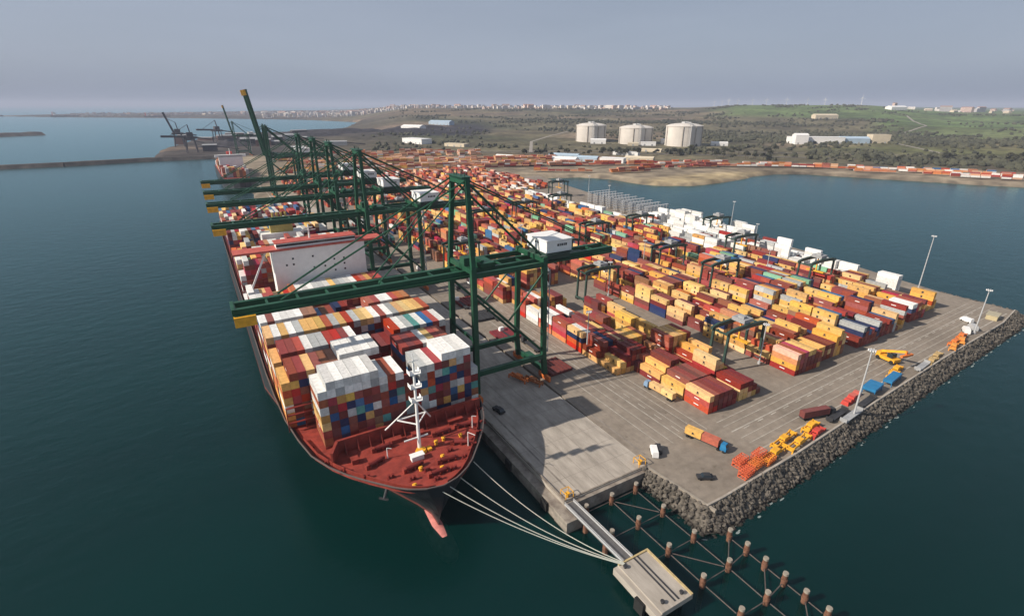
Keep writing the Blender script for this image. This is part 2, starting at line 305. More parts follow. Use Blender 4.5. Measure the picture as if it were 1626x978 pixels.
me = bpy.data.meshes.new('terrain'); me.from_pydata(np.stack([X, Y, Hh], -1).reshape(-1, 3).tolist(), [], q.tolist())
ca = me.color_attributes.new('cover', 'FLOAT_COLOR', 'POINT'); ca.data.foreach_set('color', np.concatenate([C.reshape(-1, 3), np.ones((nx*ny, 1))], 1).ravel().tolist())
me.materials.append(M['land']); me.polygons.foreach_set('use_smooth', [True]*len(me.polygons)); me.update()
tag(link('terrain', me), kind='structure')
def gh(x, y):
    h, s = height(np.array([float(x)]), np.array([float(y)])); return float(h[0])

# terminal platform (yard), its crest line and the paler quay apron
CREST = [(107.2, 99.5), (111.5, 76.0), (118.6, 76.0), (160, 78), (219.7, 82.5), (284, 87), (367, 91.5), (397, 96)]
YARD = CREST + [(397, 134), (415, 224), (431, 329), (430, 462), (462, 641), (487, 760), (470, 960), (quay(960)+3, 960), (quay(500)+37, 500), (110, 160), (109.6, 100)]
MB().prism(YARD, -5.6, 0).build('yard_ground', [M['pave']])
tag(bpy.data.objects['yard_ground'], kind='structure')
ap = MB(); us = [99, 150, 250, 400, 600, 960]
ap.prism([(quay(u), u) for u in us] + [(quay(u)+35-(0 if u < 400 else 0), u) for u in reversed(us)], -4.6, .004)
tag(ap.build('quay_apron', M['conc']), kind='structure')
# lower ledge and beam along the quay face
lg = MB()
lg.prism([(quay(u)-3.2, u) for u in (94, 250, 960)] + [(quay(u)-.01, u) for u in (960, 250, 94)], -5.4, -1.1)
lg.box(71.6, 77.2, 92.5, 98.99, -5.6, -1.0); lg.box(74.9, 109.9, 97.6, 98.99, -5.4, -.45)
lg.prism([(quay(u)+.3, u) for u in (99.3, 400, 960)] + [(quay(u)+.9, u) for u in (960, 400, 99.3)], .004, .5)
lg.box(75.5, 109, 99.2, 99.7, .004, .35)
tag(lg.build('quay_wall', mat('stained_concrete', (.15, .125, .105), .9, .2, .3, rgb2=(.32, .285, .24))), 'stained concrete quay wall edging the apron beside the moored ship', 'quay wall')
for i in range(14):
    u = 104 + i*22
    f = MB().box(quay(u)-4.1, quay(u)-3.21, u-1.6, u+1.6, -4.4, -1.3).build('fender', M['rubber'])
    tag(f, 'black rubber fender on the quay face, ' + ORD[i+1] + ' from the bow end', 'fender', 'fenders along the quay face')
# revetment core + armour stones
TOE = [(104.2, 98), (105.2, 71.0), (111, 68.2), (139.5, 70.2), (175.7, 72.4), (225, 76), (300, 81.2), (380, 86), (406, 90), (408, 134)]
CR2 = [(107.19, 99.5), (111.49, 75.9), (118.6, 75.9), (140, 77), (175, 79), (220, 82.4), (300, 87.5), (380, 93), (397.2, 96), (397.2, 134)]
rv = MB(); nR = len(TOE)
rv.add([(x, y, -6.2) for x, y in TOE] + [(x, y, -.15) for x, y in CR2], [(i, i+1, nR+i+1, nR+i) for i in range(nR-1)])
tag(rv.build('revetment_slope', M['rock']), kind='structure')
ico = []
def stone(mb, x, y, z, s):
    t = (1+5**.5)/2; V = [(-1, t, 0), (1, t, 0), (-1, -t, 0), (1, -t, 0), (0, -1, t), (0, 1, t), (0, -1, -t), (0, 1, -t), (t, 0, -1), (t, 0, 1), (-t, 0, -1), (-t, 0, 1)]
    F = [(0, 11, 5), (0, 5, 1), (0, 1, 7), (0, 7, 10), (0, 10, 11), (1, 5, 9), (5, 11, 4), (11, 10, 2), (10, 7, 6), (7, 1, 8), (3, 9, 4), (3, 4, 2), (3, 2, 6), (3, 6, 8), (3, 8, 9), (4, 9, 5), (2, 4, 11), (6, 2, 10), (8, 6, 7), (9, 8, 1)]
    a, b, c = (rnd.uniform(.6, 1.3) for _ in range(3)); r = rnd.uniform(0, 3.14); ca_, sa = math.cos(r), math.sin(r)
    vs = []
    for X_, Y_, Z_ in V:
        k = s/1.9*rnd.uniform(.8, 1.2); p, q_ = X_*a*k, Y_*b*k; vs.append((x+p*ca_-q_*sa, y+p*sa+q_*ca_, z+Z_*c*k*.8))
    mb.add(vs, F)
st = MB()
for i in range(nR-1):
    a0, a1 = Vector(TOE[i]), Vector(TOE[i+1]); b0, b1 = Vector(CR2[i]), Vector(CR2[i+1]); Lg = max((a1-a0).length, (b1-b0).length); wd = ((a0+a1)/2-(b0+b1)/2).length
    n = int(Lg*(wd+2)*1.25)
    for _ in range(n):
        t = rnd.random(); k = rnd.uniform(-.06, 1.02); p = (a0.lerp(a1, t)).lerp(b0.lerp(b1, t), k); stone(st, p.x, p.y, -6.2+6.1*k+rnd.uniform(-.1, .35), rnd.choice((rnd.uniform(.3, .6), rnd.uniform(.4, .85), rnd.uniform(.6, 1.0))))
tag(st.build('armour_stones', M['rock']), 'rough grey brown armour rocks heaped down the seawall slope', 'rocks', kind='stuff')
fo = MB()
for i in range(1, nR-1):
    a0, a1 = Vector(TOE[i]), Vector(TOE[i+1]); nrm = Vector((a1.y-a0.y, -(a1.x-a0.x))).normalized()
    for _ in range(int((a1-a0).length*.3)):
        p = a0.lerp(a1, rnd.random()) + nrm*(rnd.uniform(-2.0, .6)); r = rnd.uniform(.2, .8); k = rnd.uniform(1.2, 3.2); d = (a1-a0).normalized()
        fo.add([(p.x+d.x*r*k*math.cos(t)*rnd.uniform(.6, 1)+nrm.x*r*.5*math.sin(t), p.y+d.y*r*k*math.cos(t)+nrm.y*r*.5*math.sin(t), WZ+.03) for t in [6.283*j/9 for j in range(9)]], [tuple(range(9))])
tag(fo.build('sea_foam', mat('foam', (.2, .24, .235), .9, .2, 2)), 'broken white foam where the sea laps the armour rocks', 'foam', kind='stuff')
# parapet line along crest
pw = MB()
for i in range(1, len(CREST)-1): pw.bar((CREST[i][0], CREST[i][1]+.4, .35), (CREST[i+1][0], CREST[i+1][1]+.4, .35), .7, .7)
tag(pw.build('seawall_parapet', M['conc']), 'low concrete parapet along the top of the rock seawall', 'parapet')
kp = MB().bar((108.8, 98.4, -.1), (112.4, 73.8, -.1), .9, .9).build('concrete_kerb', M['cap']); tag(kp, 'pale concrete kerb running down the short rocky end of the quay', 'kerb')
# yard markings and pale runways
mk = MB()
def strip(x0, y0, x1, y1, w_, z=.004, m=0):
    d = Vector((x1-x0, y1-y0)).normalized(); n_ = Vector((-d.y, d.x))*(w_/2)
    mk.add([(x0+n_.x, y0+n_.y, z), (x0-n_.x, y0-n_.y, z), (x1-n_.x, y1-n_.y, z), (x1+n_.x, y1+n_.y, z)], [(0, 1, 2, 3)] if False else [(0, 1, 2, 3)], m)
for dy, w_ in ((106.2, .35), (103.0, .3), (99.4, .5), (95.2, .3), (91.8, .3), (87.5, .5)): strip(150, dy-1.2, 388, dy+9.5, w_, .006)
for vx, w_ in ((143.5, .4), (139.8, .3), (136.0, .3), (131.0, .5), (126.2, .3), (121.5, .35)): strip(vx, 104, vx-2, 330, w_, .006)
for k in range(26): strip(156+k*8.5, 97.5+k*.38, 159.5+k*8.5, 97.7+k*.38, .45, .008)
for k in range(20): strip(133.4, 108+k*9, 133.4, 112+k*9, .4, .008)
tag(mk.build('painted_markings', M['paint']), kind='structure')
rl = MB()
for off in (4.6, 37.9):
    for u0 in range(104, 940, 19):
        x = quay(u0)+off; rl.add([(x-.35, u0, .009), (x+.35, u0, .009), (x+.35-.02*19, u0+19, .009), (x-.35-.02*19, u0+19, .009)], [(0, 1, 2, 3)])
for k in range(1, 5): rl.add([(quay(100)+k*7-.08, 99.8, .009), (quay(100)+k*7+.08, 99.8, .009), (quay(600)+k*7+.08, 600, .009), (quay(600)+k*7-.08, 600, .009)], [(0, 1, 2, 3)])
for u0 in range(108, 600, 9): rl.add([(quay(u0)+1, u0, .012), (quay(u0)+34.6, u0, .012), (quay(u0)+34.6, u0+.12, .012), (quay(u0)+1, u0+.12, .012)], [(0, 1, 2, 3)])
tag(rl.build('crane_rails', mat('rail_groove', (.16, .14, .12), .8, .3, .3, rgb2=(.27, .24, .21))), kind='structure')
# far breakwater, headland, spit
def ridge(name, pts, w_, h, m):
    b = MB()
    for (x0, y0), (x1, y1) in zip(pts, pts[1:]):
        d = Vector((x1-x0, y1-y0)); n = max(2, int(d.length/25)); u_ = d.normalized(); nrm = Vector((-u_.y, u_.x))
        rings = []
        for i in range(n+1):
            t = i/n; cx, cy = x0+d.x*t, y0+d.y*t; hh = h*rnd.uniform(.8, 1.15); ww = w_*rnd.uniform(.9, 1.1)
            rings.append([(cx-nrm.x*ww, cy-nrm.y*ww, -7), (cx-nrm.x*ww*.4, cy-nrm.y*ww*.4, hh), (cx+nrm.x*ww*.4, cy+nrm.y*ww*.4, hh), (cx+nrm.x*ww, cy+nrm.y*ww, -7)])
        b.loft(rings)
    return b.build(name, m)
DR = mat('dark_wet_rock', (.03, .027, .028), .9, .3, .05, rgb2=(.09, .08, .072))
tag(ridge('breakwater', [(-560, 1380), (-257, 1392), (-120, 1425), (40, 1428)], 16, 2.5, DR), 'long dark rock breakwater crossing the harbour left of the cranes', 'breakwater')
tag(ridge('breakwater', [(-1600, 2500), (-900, 2680), (-584, 2900)], 55, 7, DR), 'dark rocky headland arm at the left edge of the harbour', 'breakwater')
tag(ridge('breakwater', [(-820, 2150), (-690, 2300)], 30, 4, DR), 'short dark rock mound at the far left below the headland arm', 'breakwater')
tag(ridge('breakwater', [(-4200, 7900), (-1750, 7450)], 40, 9, DR), 'thin distant breakwater line near the horizon on the left', 'breakwater')

# ------------------------------------------------------------------ container ship at the quay
SROT = .022
SO = Vector((40.2, 108.0, 0)); sca, ssa = math.cos(SROT), math.sin(SROT)
def s2w(x, s, z=0): return Vector((SO.x + x*sca - s*ssa, SO.y + x*ssa + s*sca, z))
ship = thing('container_ship', 'huge container ship with red foredeck moored along the quay under the green cranes', 'ship', SO, SROT)
SLEN = 428
def hw(s, z):   # half width
    dk = np.interp(s, [0, 1, 3, 6, 10, 16, 23, 32, 46, 62, 90, 380, 420, 428], [0, 4.4, 8.3, 11.8, 15.3, 20.4, 24.9, 28.7, 31.4, 32.9, 33.6, 33.6, 32, 29])
    wl = np.interp(s, [0, 6, 12, 30, 60, 110, 330, 400, 428], [0, 0, 1.6, 9, 21, 34, 34, 24, 10])
    t = min(1, max(0, (z+5)/19.)); t = t**1.7 if s < 110 else t**.6
    return wl + (dk-wl)*t
ZD = 13.4
hb = MB(); stns = [0, .4, 1, 2, 3.5, 6, 9, 13, 18, 24, 32, 42, 56, 75, 95, 120, 200, 320, 370, 400, 420, 428]
zl = [-9, -5, -3.9, 1, 6, 11, 14.6]
rings = []
for s in stns:
    rg = []
    for z in zl:
        rake = (0 if z > 10 else (10-z)*.42)*max(0, 1-s/40)     # stem leans forward towards the deck
        rg.append((-hw(s, z), s+rake, z))
    for z in reversed(zl):
        rake = (0 if z > 10 else (10-z)*.42)*max(0, 1-s/40)
        rg.append((hw(s, z), s+rake, z))
    rings.append(rg)
n = len(rings[0]); vs = [p for r in rings for p in r]; fs = []; ms = []
for k in range(len(rings)-1):
    for i in range(n-1):
        if i == len(zl)-1: continue
        fs.append((k*n+i, (k+1)*n+i, (k+1)*n+i+1, k*n+i+1)); zm = (rings[0][i][2]+rings[0][i+1][2])/2; ms.append(1 if zm < -3.9 else 0)
e0 = (len(rings)-1)*n; fs.append(tuple(e0+i for i in range(n))); ms.append(0)
hb.v = vs; hb.f = fs; hb.m = ms
hull = hb.build('hull', [M['hull'], M['boot']], ship)
# bulwark rim
st2 = [0, .4, 1, 2, 3.5, 6, 9, 13, 18, 24, 32, 42, 56, 75, 95, 120, 200, 320, 380, 420, 428]
for sg in (-1, 1):
    bw = MB()
    for a, b in zip(st2, st2[1:]):
        p = Vector((sg*(hw(a, 14.6)+.05), a-.1, 14.75)); q_ = Vector((sg*(hw(b, 14.6)+.05), b-.1, 14.75))
        bw.bar(p, q_, .32, .35)
    bw.build('bulwark_rim', M['rim'], ship)
def deckpoly(a, b, inset=.9):
    ss = [s for s in stns if a < s < b]; ss = [a]+ss+[b]
    return [(-max(.05, hw(s, 14)-inset), s) for s in ss] + [(max(.05, hw(s, 14)-inset), s) for s in reversed(ss)]
MB().prism(deckpoly(1.2, 427), ZD-.6, ZD).build('deck', M['deck'], ship)
# inner bulwark plates, red
for sg in (-1, 1):
    ib = MB()
    for a, b in zip([.6, 1, 2, 3.5, 6, 9, 13, 18, 24, 32], [1, 2, 3.5, 6, 9, 13, 18, 24, 32, 42]):
        p = Vector((sg*max(.1, hw(a, 13.4)-.75), a+.8, 14)); q_ = Vector((sg*max(.1, hw(b, 13.4)-.75), b+.8, 14)); ib.bar(p, q_, .25, 1.3)
        m_ = (p+q_)/2; ib.bar(m_+Vector((-sg*.1, 0, -.3)), m_+Vector((-sg*1.0, 0, -.6)), .2, .9)
    ib.build('inner_bulwark', M['deck'], ship)
# wave breaker ahead of the first bay
wb_ = MB()
for p, q_ in (((-24.0, 25.6, ZD), (-21.2, 31, ZD)), ((-21.2, 31, ZD), (27.4, 31, ZD))):
    wb_.bar((p[0], p[1], 15.4), (q_[0], q_[1], 15.4), .5, 4.2)
for k in range(13):
    x = -19+k*3.7; wb_.add([(x-.12, 30.7, ZD), (x+.12, 30.7, ZD), (x+.12, 28.4, ZD), (x-.12, 28.4, ZD), (x-.12, 30.7, 17.2), (x+.12, 30.7, 17.2)], [(0, 1, 5, 4), (0, 4, 3), (1, 2, 5), (3, 4, 5, 2), (0, 3, 2, 1)])
wb_.bar((-24.0, 25.6, 17.7), (-21.2, 31, 17.7), .9, .3); wb_.bar((-21.2, 31, 17.7), (27.4, 31, 17.7), .9, .3)
wb_.build('wave_breaker', M['deck'], ship)
# bulbous bow
bl = MB(); rr = []
for k, (s, r) in enumerate(((-5.0, .4), (-4.0, 1.7), (-2, 2.8), (2, 3.3), (7, 3.6), (14, 3.4), (20, 2.6))):
    rr.append([(r*math.cos(t), s, -8.45+k*.02 + r*1.08*math.sin(t)) for t in [2*math.pi*i/14 for i in range(14)]])
bl.loft(rr); bl.build('bulbous_bow', M['bulbp'], ship, smooth=True)
# foremast
fm = MB(); mx_, my_ = .8, 20.0
fm.tube((mx_, my_, ZD), (mx_, my_, 43), .6, .34, 10)
for sx, sy in ((-7.5, 9), (7.5, 9)): fm.tube((mx_+sx, my_+sy, 17.8), (mx_, my_+.4, 30.5), .28, .2, 6)
fm.bar((mx_-4.6, my_+5.2, 22.5), (mx_+4.6, my_+5.2, 22.5), .35, .35); fm.bar((mx_-4.6, my_, 18), (mx_+3, my_, 18), .35, .35)
fm.bar((mx_-4.6, my_+5.2, 22.5), (mx_, my_, 22.5), .3); fm.bar((mx_+4.6, my_+5.2, 22.5), (mx_, my_, 22.5), .3)
for z in (31, 35.5, 40): fm.box(mx_-1.7, mx_+1.7, my_-1.3, my_+1.3, z, z+.25); fm.box(mx_-1.7, mx_-1.6, my_-1.3, my_+1.3, z+.25, z+1.2); fm.box(mx_+1.6, mx_+1.7, my_-1.3, my_+1.3, z+.25, z+1.2)
fm.tube((mx_, my_, 43), (mx_, my_, 46.5), .2, .1, 6); fm.bar((mx_-1.6, my_, 44), (mx_+1.6, my_, 44), .2)
fm.build('foremast', M['white'], ship)
MB().tube((mx_, my_-1.2, ZD), (mx_, my_-1.2, ZD+.9), 1.8, 1.5, 12).box(mx_+1.9, mx_+3.2, my_-2.4, my_-.6, ZD, ZD+.8).build('mast_base', M['yellow'], ship)
# deck machinery
def winch(x, s, rz, m1, m2):
    b = MB(); c, d = math.cos(rz), math.sin(rz)
    def P(u, v, z): return (x+u*c-v*d, s+u*d+v*c, ZD+z)
    for u in (-2.2, 0, 2.2): b.bar(P(u, -.9, .4), P(u, .9, .4), .35, .9)
    b.tube(P(-2.2, 0, 1.0), P(2.2, 0, 1.0), .7, .7, 10, 1); b.tube(P(2.2, 0, 1.0), P(3.1, 0, 1.0), .45, .55, 8, 1)
    b.bar(P(-3.4, 0, .8), P(-2.4, 0, .8), 1.3, 1.5)
    return b.build('mooring_winch', [m1, m2], ship)
for x, s, rz in ((-13, 20, .3), (-4, 12.5, .15), (6, 10.5, -.1), (13, 16, -.5), (10, 24, 0), (-9, 26, 0), (18, 24, -.2), (1.5, 6.6, 0)): winch(x, s, rz, M['deck'], M['deckd'])
for x, s in ((-17, 15), (-11, 11.5), (-6, 7.6), (0, 4), (6, 5.8), (11, 9), (16, 12.5), (20.5, 17.5), (24, 22), (-22, 21), (-25, 27), (27, 29), (-1, 9), (8.5, 14)):
    b = MB()
    for dx in (-.55, .55): b.tube((x+dx, s+.4, ZD), (x+dx, s+.4, ZD+1.1), .32, .32, 8); b.tube((x+dx, s+.4, ZD+1.1), (x+dx, s+.4, ZD+1.25), .45, .45, 8)
    b.box(x-1.2, x+1.2, s-.1, s+.9, ZD, ZD+.15); b.build('bollard', M['deckd'], ship)
for x, s, hh in ((-2.5, 10.6, .8), (3, 7.8, .7), (9, 20.5, .9), (6.2, 19.8, 1.0), (-6.6, 4.9, .6), (5.2, 12.6, .7), (14.5, 19.5, .7)):
    MB().tube((x, s, ZD), (x, s, ZD+hh), .55, .55, 8).tube((x, s, ZD+hh), (x, s+.2, ZD+hh+.45), .75, .6, 8).build('deck_vent', M['yellow'], ship)
MB().box(-3.4, .4, 15.2, 17.0, ZD, ZD+1.5).box(-3.6, .6, 15.0, 17.2, ZD+1.5, ZD+1.7).build('deck_locker', M['white'], ship)
MB().tube((14.5, 14, ZD), (14.5, 14, ZD+5), .18, .12, 6).bar((14.5, 14, ZD+5), (16, 12, ZD+4.6), .15).build('deck_davit', M['white'], ship)
for x, s, h_ in ((20, 22, 4.5), (-9, 21, 3.6)): MB().tube((x, s, ZD), (x, s, ZD+h_), .18, .12, 6).bar((x, s, ZD+h_), (x+1.2, s-.6, ZD+h_-.2), .15).build('deck_davit', M['white'], ship)
for x0, x1, y0, y1, hh in ((-7.4, -2.4, 26.9, 28.6, 1.1), (1, 5, 26, 27.8, 1.4), (14, 19, 27.2, 29, 1.2), (-19, -17, 23, 25, 1.5)): MB().box(x0, x1, y0, y1, ZD, ZD+hh).box(x0-.15, x1+.15, y0-.15, y1+.15, ZD+hh, ZD+hh+.12).build('deck_housing', M['deck'], ship)
MB().tube((-13, 9.6, 12.4), (-14.6, 8.4, 10.0), .5, .35, 8).bar((-15.6, 9.4, 10.2), (-13.6, 7.4, 10.2), .5, .4).build('anchor', M['dark'], ship)
# under-deck coaming, lashing bridges
BASE = 13.9; TH = 2.74; CP = 2.66
def colx(k): return -32 + CP*(k+.5)
bays = [35.2+16.4*i for i in range(8)] + [35.2+16.4*8+32+15.2*i for i in range(4)] + [35.2+16.4*8+32+15.2*4+18+15.2*i for i in range(8)]
BAYW = [(3, 22), (0, 23)] + [(0, 23)]*18
cm_ = MB()
for (k0, k1), s in zip(BAYW, bays): cm_.box(colx(k0)-1.3, colx(k1)+1.3, s-.4, s+13.4, ZD, BASE-.02)
cm_.build('hatch_covers', M['deckd'], ship)
for (k0, k1), s in zip(BAYW, bays):
    b = MB(); y = s-1.6
    for k in range(k0, k1+2, 2): b.bar((colx(k)-1.33, y, ZD), (colx(k)-1.33, y, 22), .3, .3)
    for z in (16.5, 19.4, 22.0): b.bar((colx(k0)-1.5, y, z), (colx(k1)+1.5, y, z), .9, .18)
    if s > 40: b.build('lashing_bridge', M['deckd'], ship)
# superstructure
S0 = 166.0; sp = MB(); H0, H1 = 13.4, 44.2
sp.box(-17.5, 28.5, S0, S0+11, H0, H1)
sup = sp.build('superstructure', M['white'], ship)
wi = MB()
for z in (30.0, 33.0, 36.0, 39.0):
    for x in (-11.5, -8.2, -4.0, 1.5, 7, 12, 17, 22):
        if rnd.random() < .4: MB().box(x-.45, x+.45, S0-.06, S0+.02, z, z+1.0).build('window', M['glass'], sup)
br = MB(); br.box(-34.6, 38.5, S0-.6, S0+9.5, H1+.01, H1+1.0)
br.build('bridge_deck', mat('bridge_red_deck', (.44, .10, .08), .6, .15, .4), ship)
MB().box(-15, 24, S0+.6, S0+8, H1+1.0, H1+3.6).build('wheelhouse', M['white'], ship)
MB().box(-15.06, 24.06, S0+.52, S0+.6, H1+1.9, H1+3.0).build('wheelhouse_windows', M['glass'], ship)
MB().box(-15.6, 24.6, S0, S0+9, H1+3.61, H1+3.9).build('wheelhouse_roof', mat('roof_red_paint', (.42, .09, .07), .6, .15, .4), ship)
MB().tube((2, S0+5, H1+3.9), (2, S0+5, H1+11), .5, .25, 8).bar((-1.5, S0+5, H1+8), (5.5, S0+5, H1+8), .3).bar((0, S0+4, H1+9.5), (4, S0+4, H1+9.5), .25, .5).build('radar_mast', M['white'], ship)
for sg, x0 in ((-1, -31), (1, 31)):
    wg = MB(); wg.box(x0-2.2, x0+2.2, S0-2, S0+9, H0+8, H0+9); wg.bar((x0, S0+2, H0+9), (sg*20, S0+2, H1), .8); wg.box(x0-2.0, x0+2.0, S0+1, S0+7, H0, H0+8)
    wg.build('wing_support', M['white'], ship)
# aft island: funnel
FS = 35.2+16.4*8+32+15.2*4
fn = MB(); fn.box(-13, 13, FS+1, FS+12, H0, 33); fn.build('funnel_casing', M['white'], ship)
fl_ = MB(); fl_.box(-7, 7, FS+3, FS+11, 33, 42); 
for x in (-4, -1.3, 1.3, 4): fl_.tube((x, FS+7, 42), (x, FS+7, 45.5), .7, .7, 8)
fl_.build('funnel', mat('funnel_paint', (.40, .32, .10), .5, .1, .4), ship)

# ------------------------------------------------------------------ containers
class Box: pass
ALL = []     # every container on ship and yard
def addc(x, y, z, l, w_, h, rz, c, lab, occ):
    o = Box(); o.x, o.y, o.z, o.l, o.w, o.h, o.rz, o.c, o.lab, o.occ = x, y, z, l, w_, h, rz, c, lab, occ; ALL.append(o); return o
# ship bays: per column a top colour and a number of tiers
def rowspec(s, tiers): return [(ch, t) for ch, t in zip(s, tiers)]
SP = {}
def bay(i, tops, tiers): SP[i] = (tops, tiers)
#        column 0 ...................... 23   ('.' none)
bay(0, '...wwwwwwwwrwddgwkwwwwg.', '000799999978889888777999960'[:0] or [0, 0, 0, 7, 8, 8, 8, 8, 8, 8, 7, 7, 7, 4, 4, 7, 7, 7, 8, 8, 8, 8, 5, 0])
bay(1, 'yddydnnwwwwwddddddwYrrod', [6, 7, 7, 7, 7, 7, 7, 8, 8, 8, 8, 8, 5, 4, 4, 7, 7, 7, 7, 7, 7, 7, 6, 5])
bay(2, 'yddrwggrrdwwddddrwgtwbrw', [6, 7, 7, 7, 7, 7, 7, 7, 7, 7, 7, 4, 4, 4, 5, 5, 7, 7, 7, 7, 7, 7, 7, 7])
bay(3, 'YwywgyyyrgYrgYYwrwgyYyyr', [7]*24)
bay(4, 'wdwwwwnnbBdmnddgrrwwroor', [7, 7, 7, 7, 7, 7, 7, 7, 6, 4, 4, 4, 4, 4, 5, 5, 7, 7, 7, 7, 7, 7, 7, 6])
bay(5, 'wkwgwwrrdmndBddrdwwrrydr', [6, 6, 7, 7, 7, 6, 6, 6, 5, 4, 4, 4, 5, 5, 6, 6, 6, 6, 7, 7, 6, 6, 5, 5])
bay(6, 'wwrYoowwwwYwwwbwYwwrrydr', [6, 6, 6, 5, 5, 5, 5, 5, 5, 5, 5, 5, 5, 5, 5, 5, 5, 5, 5, 5, 5, 5, 5, 5])
bay(7, 'wwYrYyrowwwggwYggwwrrydr', [6, 5, 5, 5, 4, 4, 4, 5, 5, 5, 5, 5, 5, 5, 5, 5, 5, 5, 5, 5, 5, 5, 5, 5])
for i in range(8, 20):
    pal = 'wwwrrrrdyYogtdkwrw' if i < 12 else 'wYyrdkmgbwr'
    bay(i, ''.join(rnd.choice(pal) for _ in range(24)), [max(4, min(7, 6 + rnd.choice((0, 0, 0, 1, -1)) + (0 if k % 5 else rnd.choice((0, -1))))) for k in range(24)])
inner = 'ddmmmrkgwbByndmdmBdm'  # lower-tier colours weighted dark, standing in for shade on the stacks' front faces
for i, s in enumerate(bays):
    tops, tiers = SP[i]; k0, k1 = BAYW[i]
    for k in range(k0, k1+1):
        T = tiers[k]
        for t in range(T):
            c = tops[k] if t == T-1 else rnd.choice(inner if i else 'ddmmmrkggwbBytdnmdmB')
            if i < 4 and k == k0 and t < T-1: c = rnd.choice('yYwowr')
            if i == 0 and t == T-2 and T == 8 and k < 12: c = rnd.choice('gwgd')
            if c == '.': c = 'd'
            p = s2w(colx(k), s+6.5, BASE + t*TH)
            lab = f"{CNAME[c]} container, {ORD[t+1]} tier, {ORD[k-k0+1]} column from seaward rail, {ORD[i+1]} bay of ship"
            side = (k == k0) or tiers[k-1] <= t; top = t == T-1; end = i == 0 or SP[i-1][1][k] <= t or t > 2
            addc(p.x, p.y, p.z, 13.0, 2.60, 2.70, SROT, c, lab, (top, side, end if (i == 0 or SP[i-1][1][k] <= t) else False))
# yard blocks: (name, V of left edge, U near end, U far end, rows, palette, max tiers)
YB = []
BLKN = {}
def block(name, x0, u0, u1, rows, pal='yyyyYddddrrmokBbwvnd', hmax=4, dens=.96, skip=(), hs=None, slope=-.012, fixed=None, hmin=1):
    slots = int((u1-u0)/12.9); H = {}
    base = [rnd.choice((hmax-2, hmax-1, hmax, hmax, hmax-1)) for _ in range(slots)]; hmax0 = hmax; po = {}
    for j in range(slots):
        if j % 12 == 11: base[j] = 0
        for r in range(rows):
            po.setdefault((j, r//2), rnd.choice((0, 0, 0, -1, -2, 1, -3))); h = max(0, min(hmax, base[j] + po[j, r//2] + rnd.choice((0, 0, -1, 1))));
            if base[j] == 0: h = 0
            elif rnd.random() > dens: h = rnd.choice((0, 1))
            if j in skip: h = 0
            if h: h = max(h, hmin)
            H[j, r] = h
    if fixed:
        for kk, vv in fixed.items(): H[kk] = len(vv)
    twenty = {(j, r): rnd.random() < .2 for j in range(slots) for r in range(rows)}
    for (j, r), h in H.items():
        if fixed and (j, r) in fixed: twenty[j, r] = False
        prev = None
        for t in range(h):
            c = rnd.choice(pal) if not (prev and rnd.random() < .35) else prev
            if fixed and (j, r) in fixed: c = fixed[j, r][t]
            prev = c
            y = u0 + j*12.9 + 6.1; x = x0 + r*2.78 + 1.3 + slope*(y-150)
            top = t == h-1; side = r == 0 or H.get((j, r-1), 0) <= t; end = j == 0 or H.get((j-1, r), 0) <= t
            if twenty[j, r]:
                for hf, dy, en in ((0, -3.07, end), (1, 3.07, False)):
                    lab = f"{'near' if hf == 0 else 'far'} short {CNAME[c]} container, {ORD[t+1]} tier, {ORD[r+1]} row, {ORD[min(30, j+1)]} stack, {name}"
                    addc(x, y+dy, .02+t*2.6, 6.06, 2.44, 2.58, 0, c, lab, (top, side, en))
            else:
                lab = f"{CNAME[c]} container, {ORD[t+1]} tier, {ORD[r+1]} row, {ORD[min(30, j+1)]} stack, {name}"
                addc(x, y, .02+t*2.6, 12.19, 2.44, 2.58, 0, c, lab, (top, side, end))
P1 = 'yyyyyyyYYYdddddrrmmoBnm'; P2 = 'yyyyyyyYddddrrmmodkBbgvnd'
block('quayside yard block', 141, 152, 610, 6, 'yyyddmmrrrokndBw', 4, .93, hs=None, fixed={(0, 0): 'Y', (0, 1): 'yy', (0, 2): 'ydm', (0, 3): 'ymdm', (0, 4): 'dmnm', (0, 5): 'ymdd', (1, 0): 'yd', (1, 1): 'yrdd', (1, 2): 'mdkB', (2, 0): 'rrBY', (2, 1): 'rrmw', (3, 0): 'okkr', (3, 1): 'rrkk', (4, 0): 'orww', (4, 1): 'dddw'})
block('front corner yard block', 151, 110.5, 250, 6, P1, 4, .98, fixed={(0, 0): 'rrY', (0, 1): 'rmd', (0, 2): 'mmm', (0, 3): 'mdm', (0, 4): 'dmd', (0, 5): 'dm', (1, 0): 'yy', (1, 1): 'mYd', (1, 2): 'wdd', (1, 3): 'mYm', (1, 4): 'myd', (1, 5): 'YYd', (2, 0): 'dY', (2, 1): 'dmY'})
block('second front yard block', 169.5, 111, 215, 5, P1, 5, .98, fixed={(0, 0): 'YYd', (0, 1): 'YYd', (0, 2): 'Ydm', (0, 3): 'yd', (0, 4): 'd', (1, 0): 'BYkYY', (1, 1): 'mYdY'})
block('third front yard block', 209, 112.5, 340, 7, P1, 5, .97, hmin=1, fixed={(0, 0): 'dyop', (0, 1): 'mdkr', (0, 2): 'mmdk', (0, 3): 'dmmY', (0, 4): 'dmmY', (0, 5): 'dmd', (1, 0): 'dy', (1, 1): 'dor', (1, 3): 'kkdr', (2, 0): 'Yy'})
block('fourth front yard block', 229.3, 115, 340, 8, P1, 5, .97, fixed={(0, 0): 'mYY', (0, 1): 'dYY', (0, 2): 'ddm', (0, 3): 'dYd', (0, 4): 'ddm'})
block('fifth front yard block', 263, 114.5, 340, 7, P2, 5, .97, fixed={(0, 0): 'dd', (0, 1): 'ddBg', (0, 2): 'dddB', (0, 3): 'ddb', (0, 4): 'ddr', (0, 5): 'dd'})
